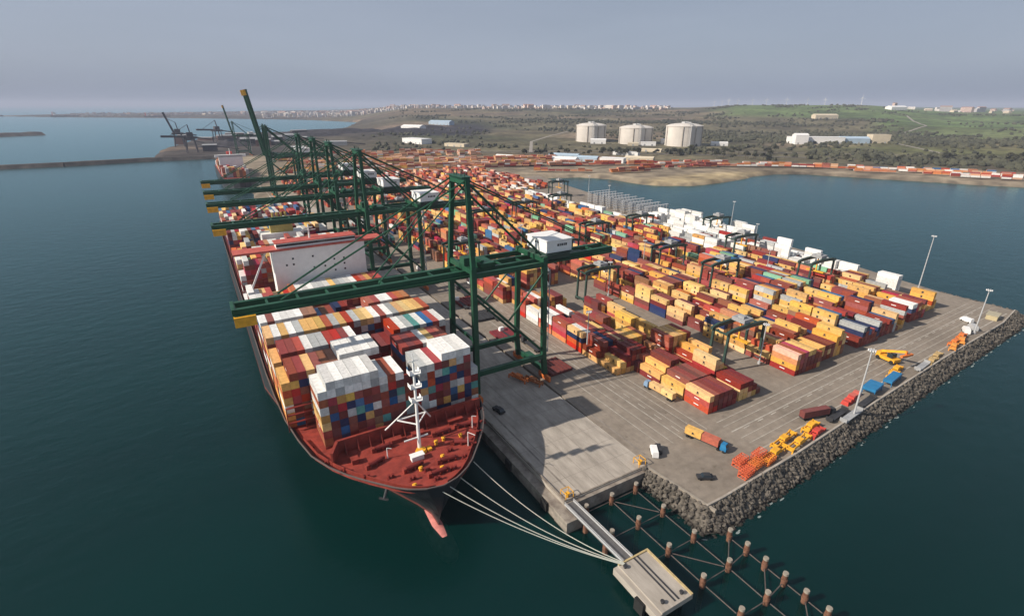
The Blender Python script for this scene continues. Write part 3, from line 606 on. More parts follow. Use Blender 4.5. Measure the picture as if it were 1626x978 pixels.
block('sixth front yard block', 285.5, 116, 340, 9, P2, 5, .97, fixed={(0, 0): 'drd', (0, 1): 'ddd', (0, 2): 'dd'})
block('seventh front yard block', 322, 118.5, 300, 6, P2, 4, .92, fixed={(0, 0): 'ddBw', (0, 1): 'ddBw', (0, 2): 'rdkr', (0, 3): 'dmyr', (0, 4): 'md'})
block('outermost front yard block', 341, 122, 262, 7, P2, 4, .9, fixed={(0, 0): 'mmy', (0, 1): 'dyy', (0, 2): 'mY', (0, 3): 'y', (0, 4): 'y'})
REST = [(167, 270), (209, 345), (228, 345), (266, 345), (285, 315), (322, 315), (341, 265), (362, 145)]
for k, (x0, u0) in enumerate(REST):
    block(f'{ORD[k+1]} inner yard block', x0, u0, 620 if k < 7 else 210, (9, 6, 10, 6, 9, 8, 6, 2)[k], P2 if k < 6 else 'wwwwwgwdyw', 5, .95)
block('white waterside block', 370, 210, 390, 9, 'wwwwwwwwgwwwd', 5, .8, hmin=2)
block('far white waterside block', 400, 275, 400, 4, 'wwwwwwwww', 6, .6, hmin=3)
for k, x0 in enumerate((95, 112, 139, 165, 183, 212, 230, 262, 280, 312, 330, 362, 385, 405)):
    block(f'{ORD[k+1]} far yard block', x0+6, 632 if k else 700, 900, 6, 'ydddrrooppwnm', 4, .9)
for k, x0 in enumerate((118,)): block('far quayside strip', x0, 420, 600, 4, 'wgyydmrrBt', 3, .8)

# choose the 300 that show largest
CV = Vector((0, 0, CAMH))
def score(o):
    v = Vector((o.x, o.y, o.z+1.3)) - CV; d = v.length; d3 = d**3
    a = 0
    if o.occ[0]: a += o.l*o.w*abs(v.z)
    if o.occ[1]: a += o.l*o.h*max(0, v.x)
    if o.occ[2]: a += o.w*o.h*max(0, v.y)
    if not (-60 < o.x < 900): a = 0
    xr = v.dot(rt)/max(1, v.dot(fw))
    if abs(xr) > 1: a = 0
    return a/d3
ALL.sort(key=score, reverse=True)
def container_mesh(l, w_, h, key):
    b = MB(); x, y = w_/2, l/2
    b.box(-x+.07, x-.07, -y+.07, y-.07, .08, h-.07)
    for sx in (-1, 1):
        for sy in (-1, 1): b.box(sx*x-(.16 if sx > 0 else 0), sx*x+(.16 if sx < 0 else 0), sy*y-(.18 if sy > 0 else 0), sy*y+(.18 if sy < 0 else 0), 0, h)
        b.box(sx*x-(.1 if sx > 0 else 0), sx*x+(.1 if sx < 0 else 0), -y+.18, y-.18, h-.14, h-.004); b.box(sx*x-(.1 if sx > 0 else 0), sx*x+(.1 if sx < 0 else 0), -y+.18, y-.18, .004, .18)
        n = int(l/.55)
        for i in range(n): yy = -y+.3+(l-.6)*(i+.25)/n; b.box(*(sorted((sx*(x-.07), sx*(x-.03)))), yy, yy+(l-.6)/n*.5, .2, h-.16)
    for sy in (-1, 1):
        b.box(-x+.16, x-.16, *(sorted((sy*y, sy*(y-.1)))), h-.14, h-.004); b.box(-x+.16, x-.16, *(sorted((sy*y, sy*(y-.1)))), .004, .16)
    for xx in (-.75, -.3, .3, .75): b.box(xx*w_/2.44-.04, xx*w_/2.44+.04, -y+.01, -y+.07, .2, h-.2)
    # logo plates on the long sides: dark emblem on yellow, pale emblem on red
    if key in 'yY':
        for sx in (-1, 1):
            s0, s1 = sorted((sx*(x-.028), sx*(x-.01))); k = .9 if l > 8 else .6
            b.box(s0, s1, -.5*k, .5*k, h*.42, h*.42+.9*k, 1)
            for a_, c_x in (('M', -1), ('S', 0), ('C', 1)):
                cy = (-sx)*c_x*.62*k; zb = h*.42-.62*k; q_ = .22*k
                segs = dict(M=[(-q_, -q_, 0, .5*k), (q_, q_, 0, .5*k), (-q_, q_, .42*k, .5*k)], S=[(-q_, q_, 0, 0), (-q_, q_, .25*k, .25*k), (-q_, q_, .5*k, .5*k)], C=[(-q_, q_, 0, 0), (-q_, q_, .5*k, .5*k), (sx*q_, sx*q_, 0, .5*k)])[a_]
                for (y0_, y1_, z0_, z1_) in segs: b.box(s0, s1, cy+min(y0_, y1_)-.05, cy+max(y0_, y1_)+.05, zb+min(z0_, z1_)-.03, zb+max(z0_, z1_)+.05, 1)
    elif key in 'dr' and l > 8:
        for sx in (-1, 1):
            s0, s1 = sorted((sx*(x-.028), sx*(x-.01))); b.box(s0, s1, -1.2, 1.2, h*.5, h*.5+.38, 2)
    return b
CMESH = {}
for o in ALL[:300]:
    k = (round(o.l), o.c)
    if k not in CMESH: CMESH[k] = container_mesh(o.l, o.w, o.h, o.c).mesh('shipping_container', [CM[o.c], M['dark'], M['white']])
    ob = link('shipping_container', CMESH[k], None, (o.x, o.y, o.z), o.rz)
    tag(ob, o.lab, 'container', "containers on the ship's deck" if o.rz else 'containers stacked in the yard')
def stuffmesh(name, items, label):
    V = []; F = []; Mi = []
    for o in items:
        c, s = math.cos(o.rz), math.sin(o.rz); n = len(V); x, y = o.w/2, o.l/2
        for (a, b, z) in ((-x, -y, 0), (x, -y, 0), (x, y, 0), (-x, y, 0), (-x, -y, o.h), (x, -y, o.h), (x, y, o.h), (-x, y, o.h)):
            V.append((o.x+a*c-b*s, o.y+a*s+b*c, o.z+z))
        F += [tuple(i+n for i in f) for f in BOXF]; Mi += [CKEYS.index(o.c)]*6
        if o.c in 'yY' and o.occ[1] and o.y < 420 and not o.rz:   # small dark emblem on the long side
            n = len(V); k = .8; V += [(o.x-x-.012, o.y-.55, o.z+.7), (o.x-x-.012, o.y+.55, o.z+.7), (o.x-x-.012, o.y+.55, o.z+1.9), (o.x-x-.012, o.y-.55, o.z+1.9)]; F.append((n+3, n+2, n+1, n)); Mi.append(len(CKEYS))
    me = bpy.data.meshes.new(name); me.from_pydata(V, [], F)
    for k in CKEYS: me.materials.append(CMS[k])
    me.materials.append(M['dark'])
    me.polygons.foreach_set('material_index', Mi); me.update()
    return tag(link(name, me), label, 'containers', kind='stuff')
# mainland container rows join the same mass
for (x0, y0, x1, y1, rows, hm, pal) in [(505, 805, 600, 735, 3, 3, 'noddo'), (610, 715, 690, 700, 4, 3, 'oodp'), (700, 735, 860, 690, 4, 3, 'dddor'), (760, 770, 930, 700, 3, 3, 'drpow'),
        (930, 655, 1040, 585, 4, 3, 'ooprw'), (1010, 520, 1060, 470, 3, 3, 'oow'), (1035, 545, 1330, 130, 4, 2, 'ooprdwwpn'), (1075, 400, 1180, 240, 3, 3, 'wprodw'), (420, 930, 660, 830, 10, 3, 'oopprdwn'), (120, 1060, 480, 960, 16, 5, 'oypprpwydyp'), (110, 1230, 560, 1120, 12, 5, 'oypprpwdyp'), (480, 960, 640, 905, 9, 5, 'oypprdp'), (250, 1290, 600, 1190, 6, 4, 'oopprdwn'), (560, 960, 760, 860, 5, 3, 'nddop'), (100, 1000, 560, 880, 8, 4, 'oypprdwy'), (240, 1120, 640, 960, 10, 3, 'opprwdn'), (640, 840, 900, 720, 4, 3, 'oodpr'), (860, 700, 1000, 610, 5, 3, 'oopdw'), (960, 640, 1050, 540, 3, 3, 'opwrd'), (1060, 560, 1350, 160, 3, 2, 'opwwrpb'), (1075, 440, 1150, 330, 3, 3, 'orwod'), (1170, 260, 1300, 60, 4, 2, 'rodpw')]:
    dx, dy = x1-x0, y1-y0; Ln = math.hypot(dx, dy); ux, uy = dx/Ln, dy/Ln; rz = math.atan2(-ux, uy)
    hj = 2
    for j in range(int(Ln/13.2)):
        if rnd.random() < .1: continue
        for r in range(rows):
            hj = max(1, min(hm, hj+rnd.choice((-1, 0, 0, 1))))
            for t in range(hj):
                px, py = x0+ux*(j+.5)*13.2 - uy*r*3.0, y0+uy*(j+.5)*13.2 + ux*r*3.0
                addc(px, py, 2.9+t*2.6 if py > 0 and px > 500 or py > 1000 else 1.0+t*2.6, 12.19, 2.44, 2.58, rz, rnd.choice(pal), '', (True, True, True))
stuffmesh('shipping_containers', ALL[300:], 'closely packed multicoloured shipping containers filling the rest of the yard and ship')
print('containers', len(ALL))

# ------------------------------------------------------------------ ship-to-shore cranes
GV, GW = 33.2, 22.0
def make_crane(label, group, raised=False):
    r = thing('quay_crane', label, 'crane', group=group); G = M['green']
    for y in (0, GW):
        yi = 3.8 if y == 0 else GW-3.8
        for x in (0, GV):
            b = MB(); xt = x if x == 0 else GV-1.0
            b.loft([[(X_-1.05, Y_-.85, z), (X_+1.05, Y_-.85, z), (X_+1.05, Y_+.85, z), (X_-1.05, Y_+.85, z)] for X_, Y_, z in ((x, y, 2.6), (xt, y, 12), (xt, y + (yi-y)*.25, 55.5))])
            leg = b.build('leg', G, r)
            bo = MB()
            for dy in (-3.2, -1.1, 1.1, 3.2):
                bo.box(x-.55, x+.55, y+dy-.95, y+dy+.95, .9, 1.9); bo.tube((x-.35, y+dy-.5, .5), (x+.35, y+dy-.5, .5), .48, .48, 8); bo.tube((x-.35, y+dy+.5, .5), (x+.35, y+dy+.5, .5), .48, .48, 8)
            bo.box(x-.5, x+.5, y-4, y+4, 1.9, 2.6); bo.build('bogie', [M['orange']], leg)
        MB().bar((1.05, y, 11.6), (GV-1.05, y, 11.6), 1.5, 2.2).build('portal_beam', G, r)
        MB().bar((1.0, y+(yi-y)*.24, 52.6), (GV-1.8, y+(yi-y)*.24, 52.6), 1.2, 2.0).build('portal_beam', G, r)
        MB().tube((1.1, y, 45), (GV-1.6, y, 14.2), .55, .55, 8).build('diagonal_brace', G, r)
        MB().tube((GV-1.6, y+(yi-y)*.2, 49), (1.1+GV*.42, y, 31.8), .4, .4, 8).build('diagonal_brace', G, r)
        # upper mast leg of the A-frame
        MB().loft([[(X_-.85, Y_-.75, z), (X_+.85, Y_-.75, z), (X_+.85, Y_+.75, z), (X_-.85, Y_+.75, z)] for X_, Y_, z in ((0, y+(yi-y)*.25, 55.5), (.4, yi+(1 if y == 0 else -1)*1.0, 88))]).build('mast_leg', G, r)
        Y9 = yi+(1 if y == 0 else -1)*1.0
        MB().tube((.6, Y9, 86.5), (GV-.8, yi, 55.8), .5, .5, 8).build('mast_brace', G, r)
        MB().tube((.6, Y9, 87.4), (GV+36, 7.4 if y == 0 else GW-7.4, 54), .3, .3, 6).build('backstay', G, r)
        if not raised:
            MB().tube((-.2, Y9, 87.2), (-66, 7.4 if y == 0 else GW-7.4, 53.8), .32, .32, 6).build('forestay', G, r)
            MB().tube((-.2, Y9, 86.0), (-34, 7.4 if y == 0 else GW-7.4, 53.8), .26, .26, 6).build('forestay', G, r)
    for x in (0, GV):
        MB().bar((x, .9, 4.4), (x, GW-.9, 4.4), 1.4, 2.2).build('sill_beam', G, r)
        MB().bar((x if x == 0 else x-1, 1.2, 54.2), (x if x == 0 else x-1, GW-1.2, 54.2), 1.3, 2.0).build('cross_beam', G, r)
    MB().bar((0, .9, 26), (0, GW-.9, 26), .9, 1.2).build('cross_beam', G, r)
    b = MB(); b.bar((.4, 4.4, 87), (.4, GW-4.4, 87), 2.2, 2.4); b.box(-1.8, 2.6, 4.4, GW-4.4, 88.2, 88.5); b.build('mast_head', G, r)
    for yy in (6.5, 9.5, GW-8.5, GW-6.5): MB().tube((.4, yy, 88.5), (.4, yy, 90), .25, .2, 6).build('sheave', M['dgreen'], r)
    # fixed bridge girder (landward)
    def girder(x0, x1):
        b = MB()
        for gy in (7.6, GW-7.6): b.box(x0, x1, gy-.85, gy+.85, 50.2, 53.2)
        n_ = int((x1-x0)/9)
        for i in range(n_+1):
            xx = x0+.6+(x1-x0-1.2)*i/n_; b.box(xx-.35, xx+.35, 7.6, GW-7.6, 52.2, 53.0)
        for gy, s_ in ((7.6, -1), (GW-7.6, 1)):
            ya, yb = sorted((gy+s_*.86, gy+s_*1.9)); b.box(x0, x1, ya, yb, 51.3, 51.42)
            yr = gy+s_*1.85; b.box(x0, x1, yr-.04, yr+.04, 52.4, 52.5)
            for i in range(int((x1-x0)/4)): b.box(x0+i*4, x0+i*4+.1, yr-.04, yr+.04, 51.42, 52.4)
        return b
    girder(-2.5, GV+40).build('bridge_girder', G, r)
    bm = girder(-80, -2.8); bm.box(-80.4, -79.4, 6.4, GW-6.4, 50.0, 53.4)
    boom = bm.build('boom', G, r)
    MB().box(-80.2, -74, 4.6, 6.7, 48.0, 51.2).build('boom_tip_platform', M['yellow'], boom)
    MB().box(-80.2, -77, GW-6.7, GW-4.8, 50, 51.6).build('boom_tip_walkway', M['dgreen'], boom)
    if raised:
        Rm = Matrix.Translation((-2.5, 0, 52)) @ Matrix.Rotation(R(81), 4, 'Y') @ Matrix.Translation((2.5, 0, -52))
        boom.matrix_local = Rm
        for y in (5.8, GW-5.8): MB().tube((-.2, y, 87.2), (-9, y, 83), .3, .3, 6).build('forestay', G, r)
    # machinery house
    b = MB(); b.box(GV+1, GV+13.5, 2.4, GW-5, 56.2, 61.0); b.box(GV+.5, GV+14, 1.95, GW-4.5, 61.0, 61.4); h_ = b.build('machinery_house', M['white'], r)
    d = MB(); d.box(GV+1.4, GV+13.2, 3, GW-5.4, 53.2, 56.19); d.box(GV-3, GV+18, 1.2, 2.39, 55.6, 55.75); d.build('house_platform', M['dgreen'], r)
    for x0, x1 in ((6.2, 7.0), (7.3, 7.9), (8.2, 9.0), (9.3, 9.9), (10.2, 11.0)): MB().box(GV+x0, GV+x1, 2.34, 2.39, 58.6, 59.6).build('lettering', M['dark'], h_)
    for yy in (8.2, 10.0): MB().box(GV+.93, GV+.98, yy, yy+1.2, 59.2, 60.0).build('house_window', M['glass'], h_)
    b = MB(); b.box(6, 12.5, 6.4, GW-6.4, 53.3, 55.0); b.box(7, 8.2, 8, GW-8, 55, 56); b.box(9, 9.4, 9, 9.4, 49.0, 53.3)
    tro = b.build('trolley', G, r)
    MB().box(2.6, 5.8, 9.8, 12.4, 46.6, 49.2).box(3.9, 4.3, 10.9, 11.3, 49.2, 53.3).build('operator_cab', M['white'], r)
    MB().box(2.52, 2.6, 10.0, 12.2, 47.2, 48.7).build('cab_window', M['glass'], r)
    b = MB(); zz = 12.6; k = 0
    while zz < 50:
        y0, y1 = (.9, 4.4) if k % 2 == 0 else (4.4, .9); b.bar((GV+1.7, y0, zz), (GV+1.7, y1, zz+3), .8, .16); b.box(GV+1.2, GV+2.2, min(y1, y1+.6)-.3, y1+.5, zz+2.95, zz+3.05); zz += 3; k += 1
    b.box(GV+1.55, GV+1.85, .6, .9, 12.6, 50); b.build('stair', M['grey'], r)
    b = MB(); b.box(-1.2, 2.8, 6, 10, 55.6, 58.4); b.build('hoist_housing', G, r)
    b = MB(); b.box(GV-2.6, GV+.2, 8, 13, 5.51, 8.2); b.build('electrical_room', G, r)
    return r
CU = [165, 303, 376, 432, 496]
CL = ['green gantry crane nearest the camera, its lowered boom over the bow of the ship', 'second green gantry crane from the camera, reaching over the ship behind the bridge',
      'third green gantry crane from the camera, boom lowered over the aft containers', "fourth green gantry crane from the camera, boom lowered across the ship's stern", 'fifth green gantry crane from the camera, last one with its boom lowered',
      'x']
c0 = make_crane(CL[0], 'green gantry cranes along the quay')
c0.location = (quay(165)+4.6, 165, 0); c0.rotation_euler = (0, 0, .02)
for u, lb in zip(CU[1:], CL[1:]):
    dup(c0, (quay(u)+4.6, u, 0), .02, lb)
cr_ = make_crane('nearer of the two tall green cranes standing side by side with raised booms', 'green gantry cranes along the quay', True)
cr_.location = (quay(712)+4.6, 712, 0); cr_.rotation_euler = (0, 0, .02)
for u_, nm_ in ((590, 'nearest'), (738, 'farthest')):
    if u_ > 700: dup(cr_, (quay(u_)+4.6, u_, 0), .02, f'{nm_} of the two tall cranes standing side by side with raised booms')
dup(cr_, (64, 1400, 0), .05, 'distant dark crane with a raised boom over the coal quay', scale=(.86, 1.5, .86))
for ob in kids(bpy.data.objects[cr_.name]): pass

# ------------------------------------------------------------------ dolphin, walkway, lines, piles
t = thing('mooring_dolphin', 'pale concrete mooring platform standing alone in the water past the walkway', 'mooring platform', (79.5, 65.5, 0))
MB().box(-5.2, 5.2, -8, 8, -1.6, 0).box(-6.6, -5.2, -8, 8, -2.6, -.5).build('deck_slab', M['conc'], t)
for x, y in ((-3.6, -5.5), (3.6, -5.5), (-3.6, 5.5), (3.6, 5.5)): MB().tube((x, y, -12), (x, y, -1.6), 1.0, 1.0, 10).build('support_pile', M['dark'], t)
for x in (-.3, .9): MB().box(x, x+.3, -7.2, 7.9, .004, .22).build('cable_duct', M['dark'], t)
MB().box(-7.5, -6.61, -4, -1, -4.5, -.8).build('fender', M['rubber'], t)
for x, y in ((-3.2, -6), (2.8, -6.4), (-4.2, 6.3)): MB().tube((x, y, 0), (x, y, .6), .4, .35, 8).tube((x, y, .6), (x, y, .85), .6, .5, 8).build('bollard', M['dark'], t)
MB().box(4.6, 5.2, -8, 8, .004, .3).box(-5.2, 4.59, 7.5, 8, .004, .3).build('edge_kerb', mat('ochre_kerb', (.42, .33, .17), .8, .2, 1), t)
t = thing('walkway', 'narrow grey footbridge linking the quay end to the mooring platform', 'footbridge', (77.4, 86, 0))
MB().bar((-.8, 12.5, -.6), (.4, -12.5, -.6), 3.4, .5).build('walkway_deck', mat('walkway_grey', (.10, .098, .1), .8, .15, 1), t)
for sx in (-1.6, 1.6):
    b = MB(); b.bar((-.8+sx, 12.5, .6), (.4+sx, -12.5, .6), .12)
    b.bar((-.8+sx, 12.5, -.15), (.4+sx, -12.5, -.15), .3, .5)
    for k in range(11): f = k/10; b.bar((-.8+1.2*f+sx, 12.5-25*f, -.3), (-.8+1.2*f+sx, 12.5-25*f, .6), .1)
    b.build('handrail', M['lgrey'], t)
for y in (-4.5, 4.5): MB().tube((0-.4, y, -12), (0-.4, y, -.85), .8, .8, 8).build('support_pile', M['rust'], t)
ends = [((38.0, 110.0, 13.6), 'first'), ((41.5, 109.6, 13.4), 'second'), ((46, 111.2, 13.2), 'third'), ((52.6, 114.8, 13.2), 'fourth')]
for i, (p, nm) in enumerate(ends):
    for j in range(1 if i in (1,) else 1):
        q_ = Vector((75.8, 71.8 + i*.35, .5)); p = Vector(p); b = MB(); N_ = 18; prev = p
        for k in range(1, N_+1):
            f = k/N_; c = p.lerp(q_, f); c.z -= 4*f*(1-f)*(2.4+.5*i); b.tube(prev, c, .13, .13, 5); prev = c
        tag(b.build('mooring_line', M['rope']), f'thin pale mooring rope to the platform, {nm} from the seaward side', 'mooring rope', 'bow mooring ropes')
PL = {}
for i, x in enumerate((81.0, 91.0, 101.0)):
    for j in range(5): PL[i, j] = (x + .35*j*(1 if i else .5), 95.5-11.7*j)
PL.pop((0, 3), None); PL.pop((0, 4), None)
for k in range(6): PL[3, k] = (111.0, 67.3-5.7*k)
PL[2, 4] = (102.1, 49.0); PL[1, 4] = (92.6, 49.3); PL[2, 5] = (102.6, 37.5); PL[1, 5] = (93, 37.8)
PL[3, 6] = (111.4, 33)
pt = MB().tube((0, 0, -14), (0, 0, -1.3), .68, .68, 12).build('pile_shaft', M['rust']); root = thing('steel_pile', '', 'pile', group='white-capped steel piles in the water'); pt.parent = root
MB().tube((0, 0, -1.29), (0, 0, -.6), .72, .68, 12).build('cap', M['cap'], root)
MB().tube((0, 0, -3.6), (0, 0, -2.7), .8, .8, 10).build('collar', M['rust'], root)
ROWN = ['line under the footbridge', 'second line from the footbridge', 'third line from the footbridge', 'outer line past the rocky corner']
first = True
for (i, j), (x, y) in sorted(PL.items()):
    lb = f'white-capped rusty pile, {ORD[j+1]} from the quay in the {ROWN[i]}'
    if first: root.location = (x, y, 0); root['label'] = lb; first = False
    else: dup(root, (x, y, rnd.uniform(-.15, .15)), None, lb)
prs = [((1, 0), (1, 1)), ((1, 1), (1, 2)), ((1, 2), (1, 3)), ((1, 3), (1, 4)), ((2, 0), (2, 1)), ((2, 1), (2, 2)), ((2, 2), (2, 3)), ((2, 3), (2, 4)), ((0, 0), (1, 0)), ((0, 1), (1, 1)), ((1, 1), (2, 1)), ((0, 2), (1, 2)), ((1, 2), (2, 2)), ((1, 0), (2, 0)), ((1, 2), (2, 3)), ((1, 3), (2, 3)), ((2, 3), (3, 1)), ((3, 0), (3, 1)), ((3, 1), (3, 2)), ((3, 2), (3, 3)), ((3, 3), (3, 4)), ((3, 4), (3, 5)), ((2, 3), (3, 0)), ((2, 4), (3, 2)), ((2, 4), (3, 3)), ((1, 4), (2, 4)), ((2, 4), (2, 5)), ((3, 5), (3, 6)), ((1, 0), (2, 1)), ((2, 5), (3, 4)), ((1, 4), (1, 5))]
for a, b_ in prs:
    if a in PL and b_ in PL:
        p, q_ = PL[a], PL[b_]; d = (Vector(q_)-Vector(p)).normalized()
        o = MB().tube((p[0]+d.x*1.1, p[1]+d.y*1.1, -3.7), (q_[0]-d.x*1.1, q_[1]-d.y*1.1, -3.7), .15, .15, 6).build('steel_brace', M['brace'])
        LN_ = ('footbridge line', 'second line', 'third line', 'outer line')
        tag(o, f'steel tube, {ORD[a[1]+1]} pile of {LN_[a[0]]} to {ORD[b_[1]+1]} pile of {LN_[b_[0]]}', 'brace', 'steel tubes tying the piles together')

# ------------------------------------------------------------------ vehicles and gear on the apron and yard
def wheels(b, xs, ys, r=.5, w_=.35):
    for y in ys:
        for x in xs: b.tube((x-w_/2, y, r), (x+w_/2, y, r), r, r, 10)
    return b
def truck(label, loc, rz, cabm, L_=13.0):      # points along +y
    t = thing('terminal_truck', label, 'truck', loc, rz)
    MB().box(-1.2, 1.2, 1.0, 1.0+L_-.6, 1.05, 1.35).bar((0, 1.2, .85), (0, L_+2.5, .85), .9, .35).build('trailer', M['dark'], t)
    cab = MB().loft([[(-1.2, L_+1.3, .8), (1.2, L_+1.3, .8), (1.2, L_+3.4, .8), (-1.2, L_+3.4, .8)], [(-1.2, L_+1.3, 2.0), (1.2, L_+1.3, 2.0), (1.2, L_+3.5, 2.0), (-1.2, L_+3.5, 2.0)], [(-1.05, L_+1.4, 3.3), (1.05, L_+1.4, 3.3), (1.05, L_+3.0, 3.3), (-1.05, L_+3.0, 3.3)]]).build('cab', cabm, t)
    MB().add([(-1.0, L_+3.54, 2.05), (1.0, L_+3.54, 2.05), (.9, L_+3.12, 3.1), (-.9, L_+3.12, 3.1)], [(3, 2, 1, 0)]).build('windscreen', M['glass'], cab)
    for y in (2.2, 3.5, L_+.6, L_+2.6): wheels(MB(), (-1.0, 1.0), (y,)).build('wheels', M['rubber'], t) if False else [MB().tube((x-.2, y, .5), (x+.2, y, .5), .5, .5, 10).build('wheel', M['rubber'], t) for x in (-1.0, 1.0)]
    return t
def loose(c, loc, rz, label, l=12.19):
    k = (round(l), c)
    if k not in CMESH: CMESH[k] = container_mesh(l, 2.44, 2.58, c).mesh('shipping_container', [CM[c], M['dark'], M['white']])
    return tag(link('shipping_container', CMESH[k], None, loc, rz), label, 'container')
def along(loc, rz, d): return (loc[0]-math.sin(rz)*d, loc[1]+math.cos(rz)*d)
r0 = R(158)   # truck at the corner: nose towards the seawall
base = (133.6, 106.6); truck('low trailer truck with a blue cab carrying one yellow and one orange container', (*base, .01), R(196), M['bluep'])
a = along(base, R(196), 4.2); loose('y', (*a, 1.37), R(196), 'short yellow container on the rear of the blue-cab truck at the apron', 6.06)
a = along(base, R(196), 10.5); loose('r', (*a, 1.37), R(196), 'short orange red container behind the blue cab of the apron truck', 6.06)
truck('truck with a pale blue cab parked by the front corner of the yard', (146.8, 122.5, .01), R(4), mat('pale_blue_paint', (.18, .28, .42), .5, .1, 1))
a = along((146.8, 122.5), R(4), 4.2); loose('Y', (*a, 1.37), R(4), 'rear short pale yellow container on the truck beside the corner stacks', 6.06)
a = along((146.8, 122.5), R(4), 10.4); loose('Y', (*a, 1.37), R(4), 'forward short pale yellow container on the truck beside the corner stacks', 6.06)
truck('dark low-loader truck carrying a maroon container along the seaward road', (178.5, 90.5, .01), R(-104), M['dark'])
a = along((178.5, 90.5), R(-104), 7.2); loose('m', (*a, 1.37), R(-104), 'maroon container on the low-loader truck beside the seaward road')
def car(label, loc, rz, m_):
    t = thing('parked_car', label, 'car', loc, rz)
    bd = MB().loft([[(x, y, z) for x, y in ((-.9, -2.1), (.9, -2.1), (.9, 2.2), (-.9, 2.2))] for z in (.35, .95)]).build('body', m_, t)
    MB().loft([[(-.85, -1.7, .95), (.85, -1.7, .95), (.85, 1.1, .95), (-.85, 1.1, .95)], [(-.7, -1.3, 1.5), (.7, -1.3, 1.5), (.7, .6, 1.5), (-.7, .6, 1.5)]]).build('cabin', M['glass'], t)
    MB().box(-.68, .68, -1.25, .55, 1.5, 1.54).build('roof', m_, t)
    for x in (-.85, .85):
        for y in (-1.35, 1.4): MB().tube((x-.1, y, .34), (x+.1, y, .34), .34, .34, 10).build('wheel', M['rubber'], t)
    return t
def van(label, loc, rz, m_, s=1.0):
    t = thing('service_van', label, 'van', loc, rz)
    MB().loft([[(-1, -2.8, .4), (1, -2.8, .4), (1, 2.8, .4), (-1, 2.8, .4)], [(-1, -2.8, 1.3), (1, -2.8, 1.3), (1, 2.75, 1.3), (-1, 2.75, 1.3)], [(-.9, -2.75, 2.4), (.9, -2.75, 2.4), (.9, 1.6, 2.4), (-.9, 1.6, 2.4)]]).build('body', m_, t)
    MB().add([(-.88, 2.72, 1.36), (.88, 2.72, 1.36), (.8, 1.74, 2.33), (-.8, 1.74, 2.33)], [(3, 2, 1, 0)]).build('windscreen', M['glass'], t)
    for x in (-.95, .95):
        for y in (-1.8, 1.8): MB().tube((x-.12, y, .4), (x+.12, y, .4), .4, .4, 10).build('wheel', M['rubber'], t)
    t.scale = (s, s, s); return t
van('white van parked at the end of the quay where the rocks begin', (115.8, 103.0, .01), R(-35), M['white'], 1.05)
car('dark grey car parked alone near the corner of the seawall', (121.0, 85.4, .01), R(60), M['dark']).scale = (1.2, 1.2, 1.2)
van('dark van standing just behind the white van', (118.2, 103.4, .01), R(-35), M['dark'], .9)
# spreaders and frames at the seawall edge
def spreader(label, loc, rz, m_, L_=12.2, H_=1.0, name='crane_spreader'):
    b = MB(); 
    for x in (-.9, .9): b.bar((x, -L_/2+1.2, H_), (x, L_/2-1.2, H_), .35, .8)
    for y in (-L_/2, -L_/2+1.2, -2, 0, 2, L_/2-1.2, L_/2): b.bar((-1.25, y, H_-.1), (1.25, y, H_-.1), .4, .6)
    b.box(-1.0, 1.0, -1.6, 1.6, H_+.4, H_+1.2)
    for x in (-1.2, 1.2):
        for y in (-L_/2, L_/2): b.box(x-.2, x+.2, y-.2, y+.2, 0, H_+.4)
        b.bar((x, -L_/2, H_+.1), (x, -L_/2+1.2, H_+.1), .3, .4); b.bar((x, L_/2, H_+.1), (x, L_/2-1.2, H_+.1), .3, .4)
    o = b.build(name, m_); o.location = loc; o.rotation_euler = (0, 0, rz); return tag(o, label, 'spreader', 'container spreaders laid by the seawall')
RS = R(-82)
spreader('bright yellow spreader frame lying nearest the orange cages by the seawall', (151.5, 81.8, .01), RS, M['yellow'], 14, 1.3)
spreader('long yellow spreader beam in the middle of the yellow pile', (161.5, 85.2, .01), RS, M['yellow'], 14, 1.0)
spreader('second long yellow spreader beside the seawall parapet', (164, 81.2, .01), RS, M['yellow'], 14, 1.4)
spreader('yellow spreader lying at the far end of the yellow pile', (176.8, 84.8, .01), RS, M['yellow'], 9, 1.6)
spreader('rusty red spreader at the far end of the yellow pile', (176, 82.0, .01), RS, M['redp'], 9, .9)
def cage(label, loc, rz, m_, a=5.5, b2=2.6, hh=2.6):
    b = MB()
    for x in (-b2/2, 0, b2/2):
        for z in (.1, hh/2, hh): b.bar((x, -a/2, z), (x, a/2, z), .16)
    for y in np.linspace(-a/2, a/2, 6):
        for z in (.1, hh/2, hh): b.bar((-b2/2, y, z), (b2/2, y, z), .16)
        for x in (-b2/2, b2/2): b.bar((x, y, 0), (x, y, hh), .16)
    for y0, y1 in ((-a/2, 0), (0, a/2)): b.bar((-b2/2, y0, 0), (-b2/2, y1, hh), .14); b.bar((b2/2, y1, 0), (b2/2, y0, hh), .14)
    o = b.build('lattice_cage', m_); o.location = loc; o.rotation_euler = (0, 0, rz); return tag(o, label, 'cage', 'orange lattice cages by the seawall')
orr = mat('orange_red_paint', (.62, .12, .05), .55, .15, .6)
cage('orange red lattice cage nearest the seawall corner', (134.0, 79.9, .01), RS, orr); cage('orange lattice cage second from the seawall corner', (140.0, 81.0, .01), RS, M['orange'])
cage('orange red cage behind the two nearest ones', (137.0, 84.6, .01), RS, orr); cage('tall orange red cage beside the yellow spreaders', (144.5, 83.2, .01), RS, orr, hh=3.2)
cage('bright orange cage touching the yellow spreaders', (146.3, 80.6, .01), RS, M['orange'], hh=1.8)
for x, y, m_, lb in ((247.5, 90.6, M['yellow'], 'yellow spreader behind the blue hoppers, nearer one'), (254, 92.4, M['yellow'], 'yellow spreader behind the blue hoppers, farther one')): spreader(lb, (x, y, .01), RS, m_, 9, 1.3)
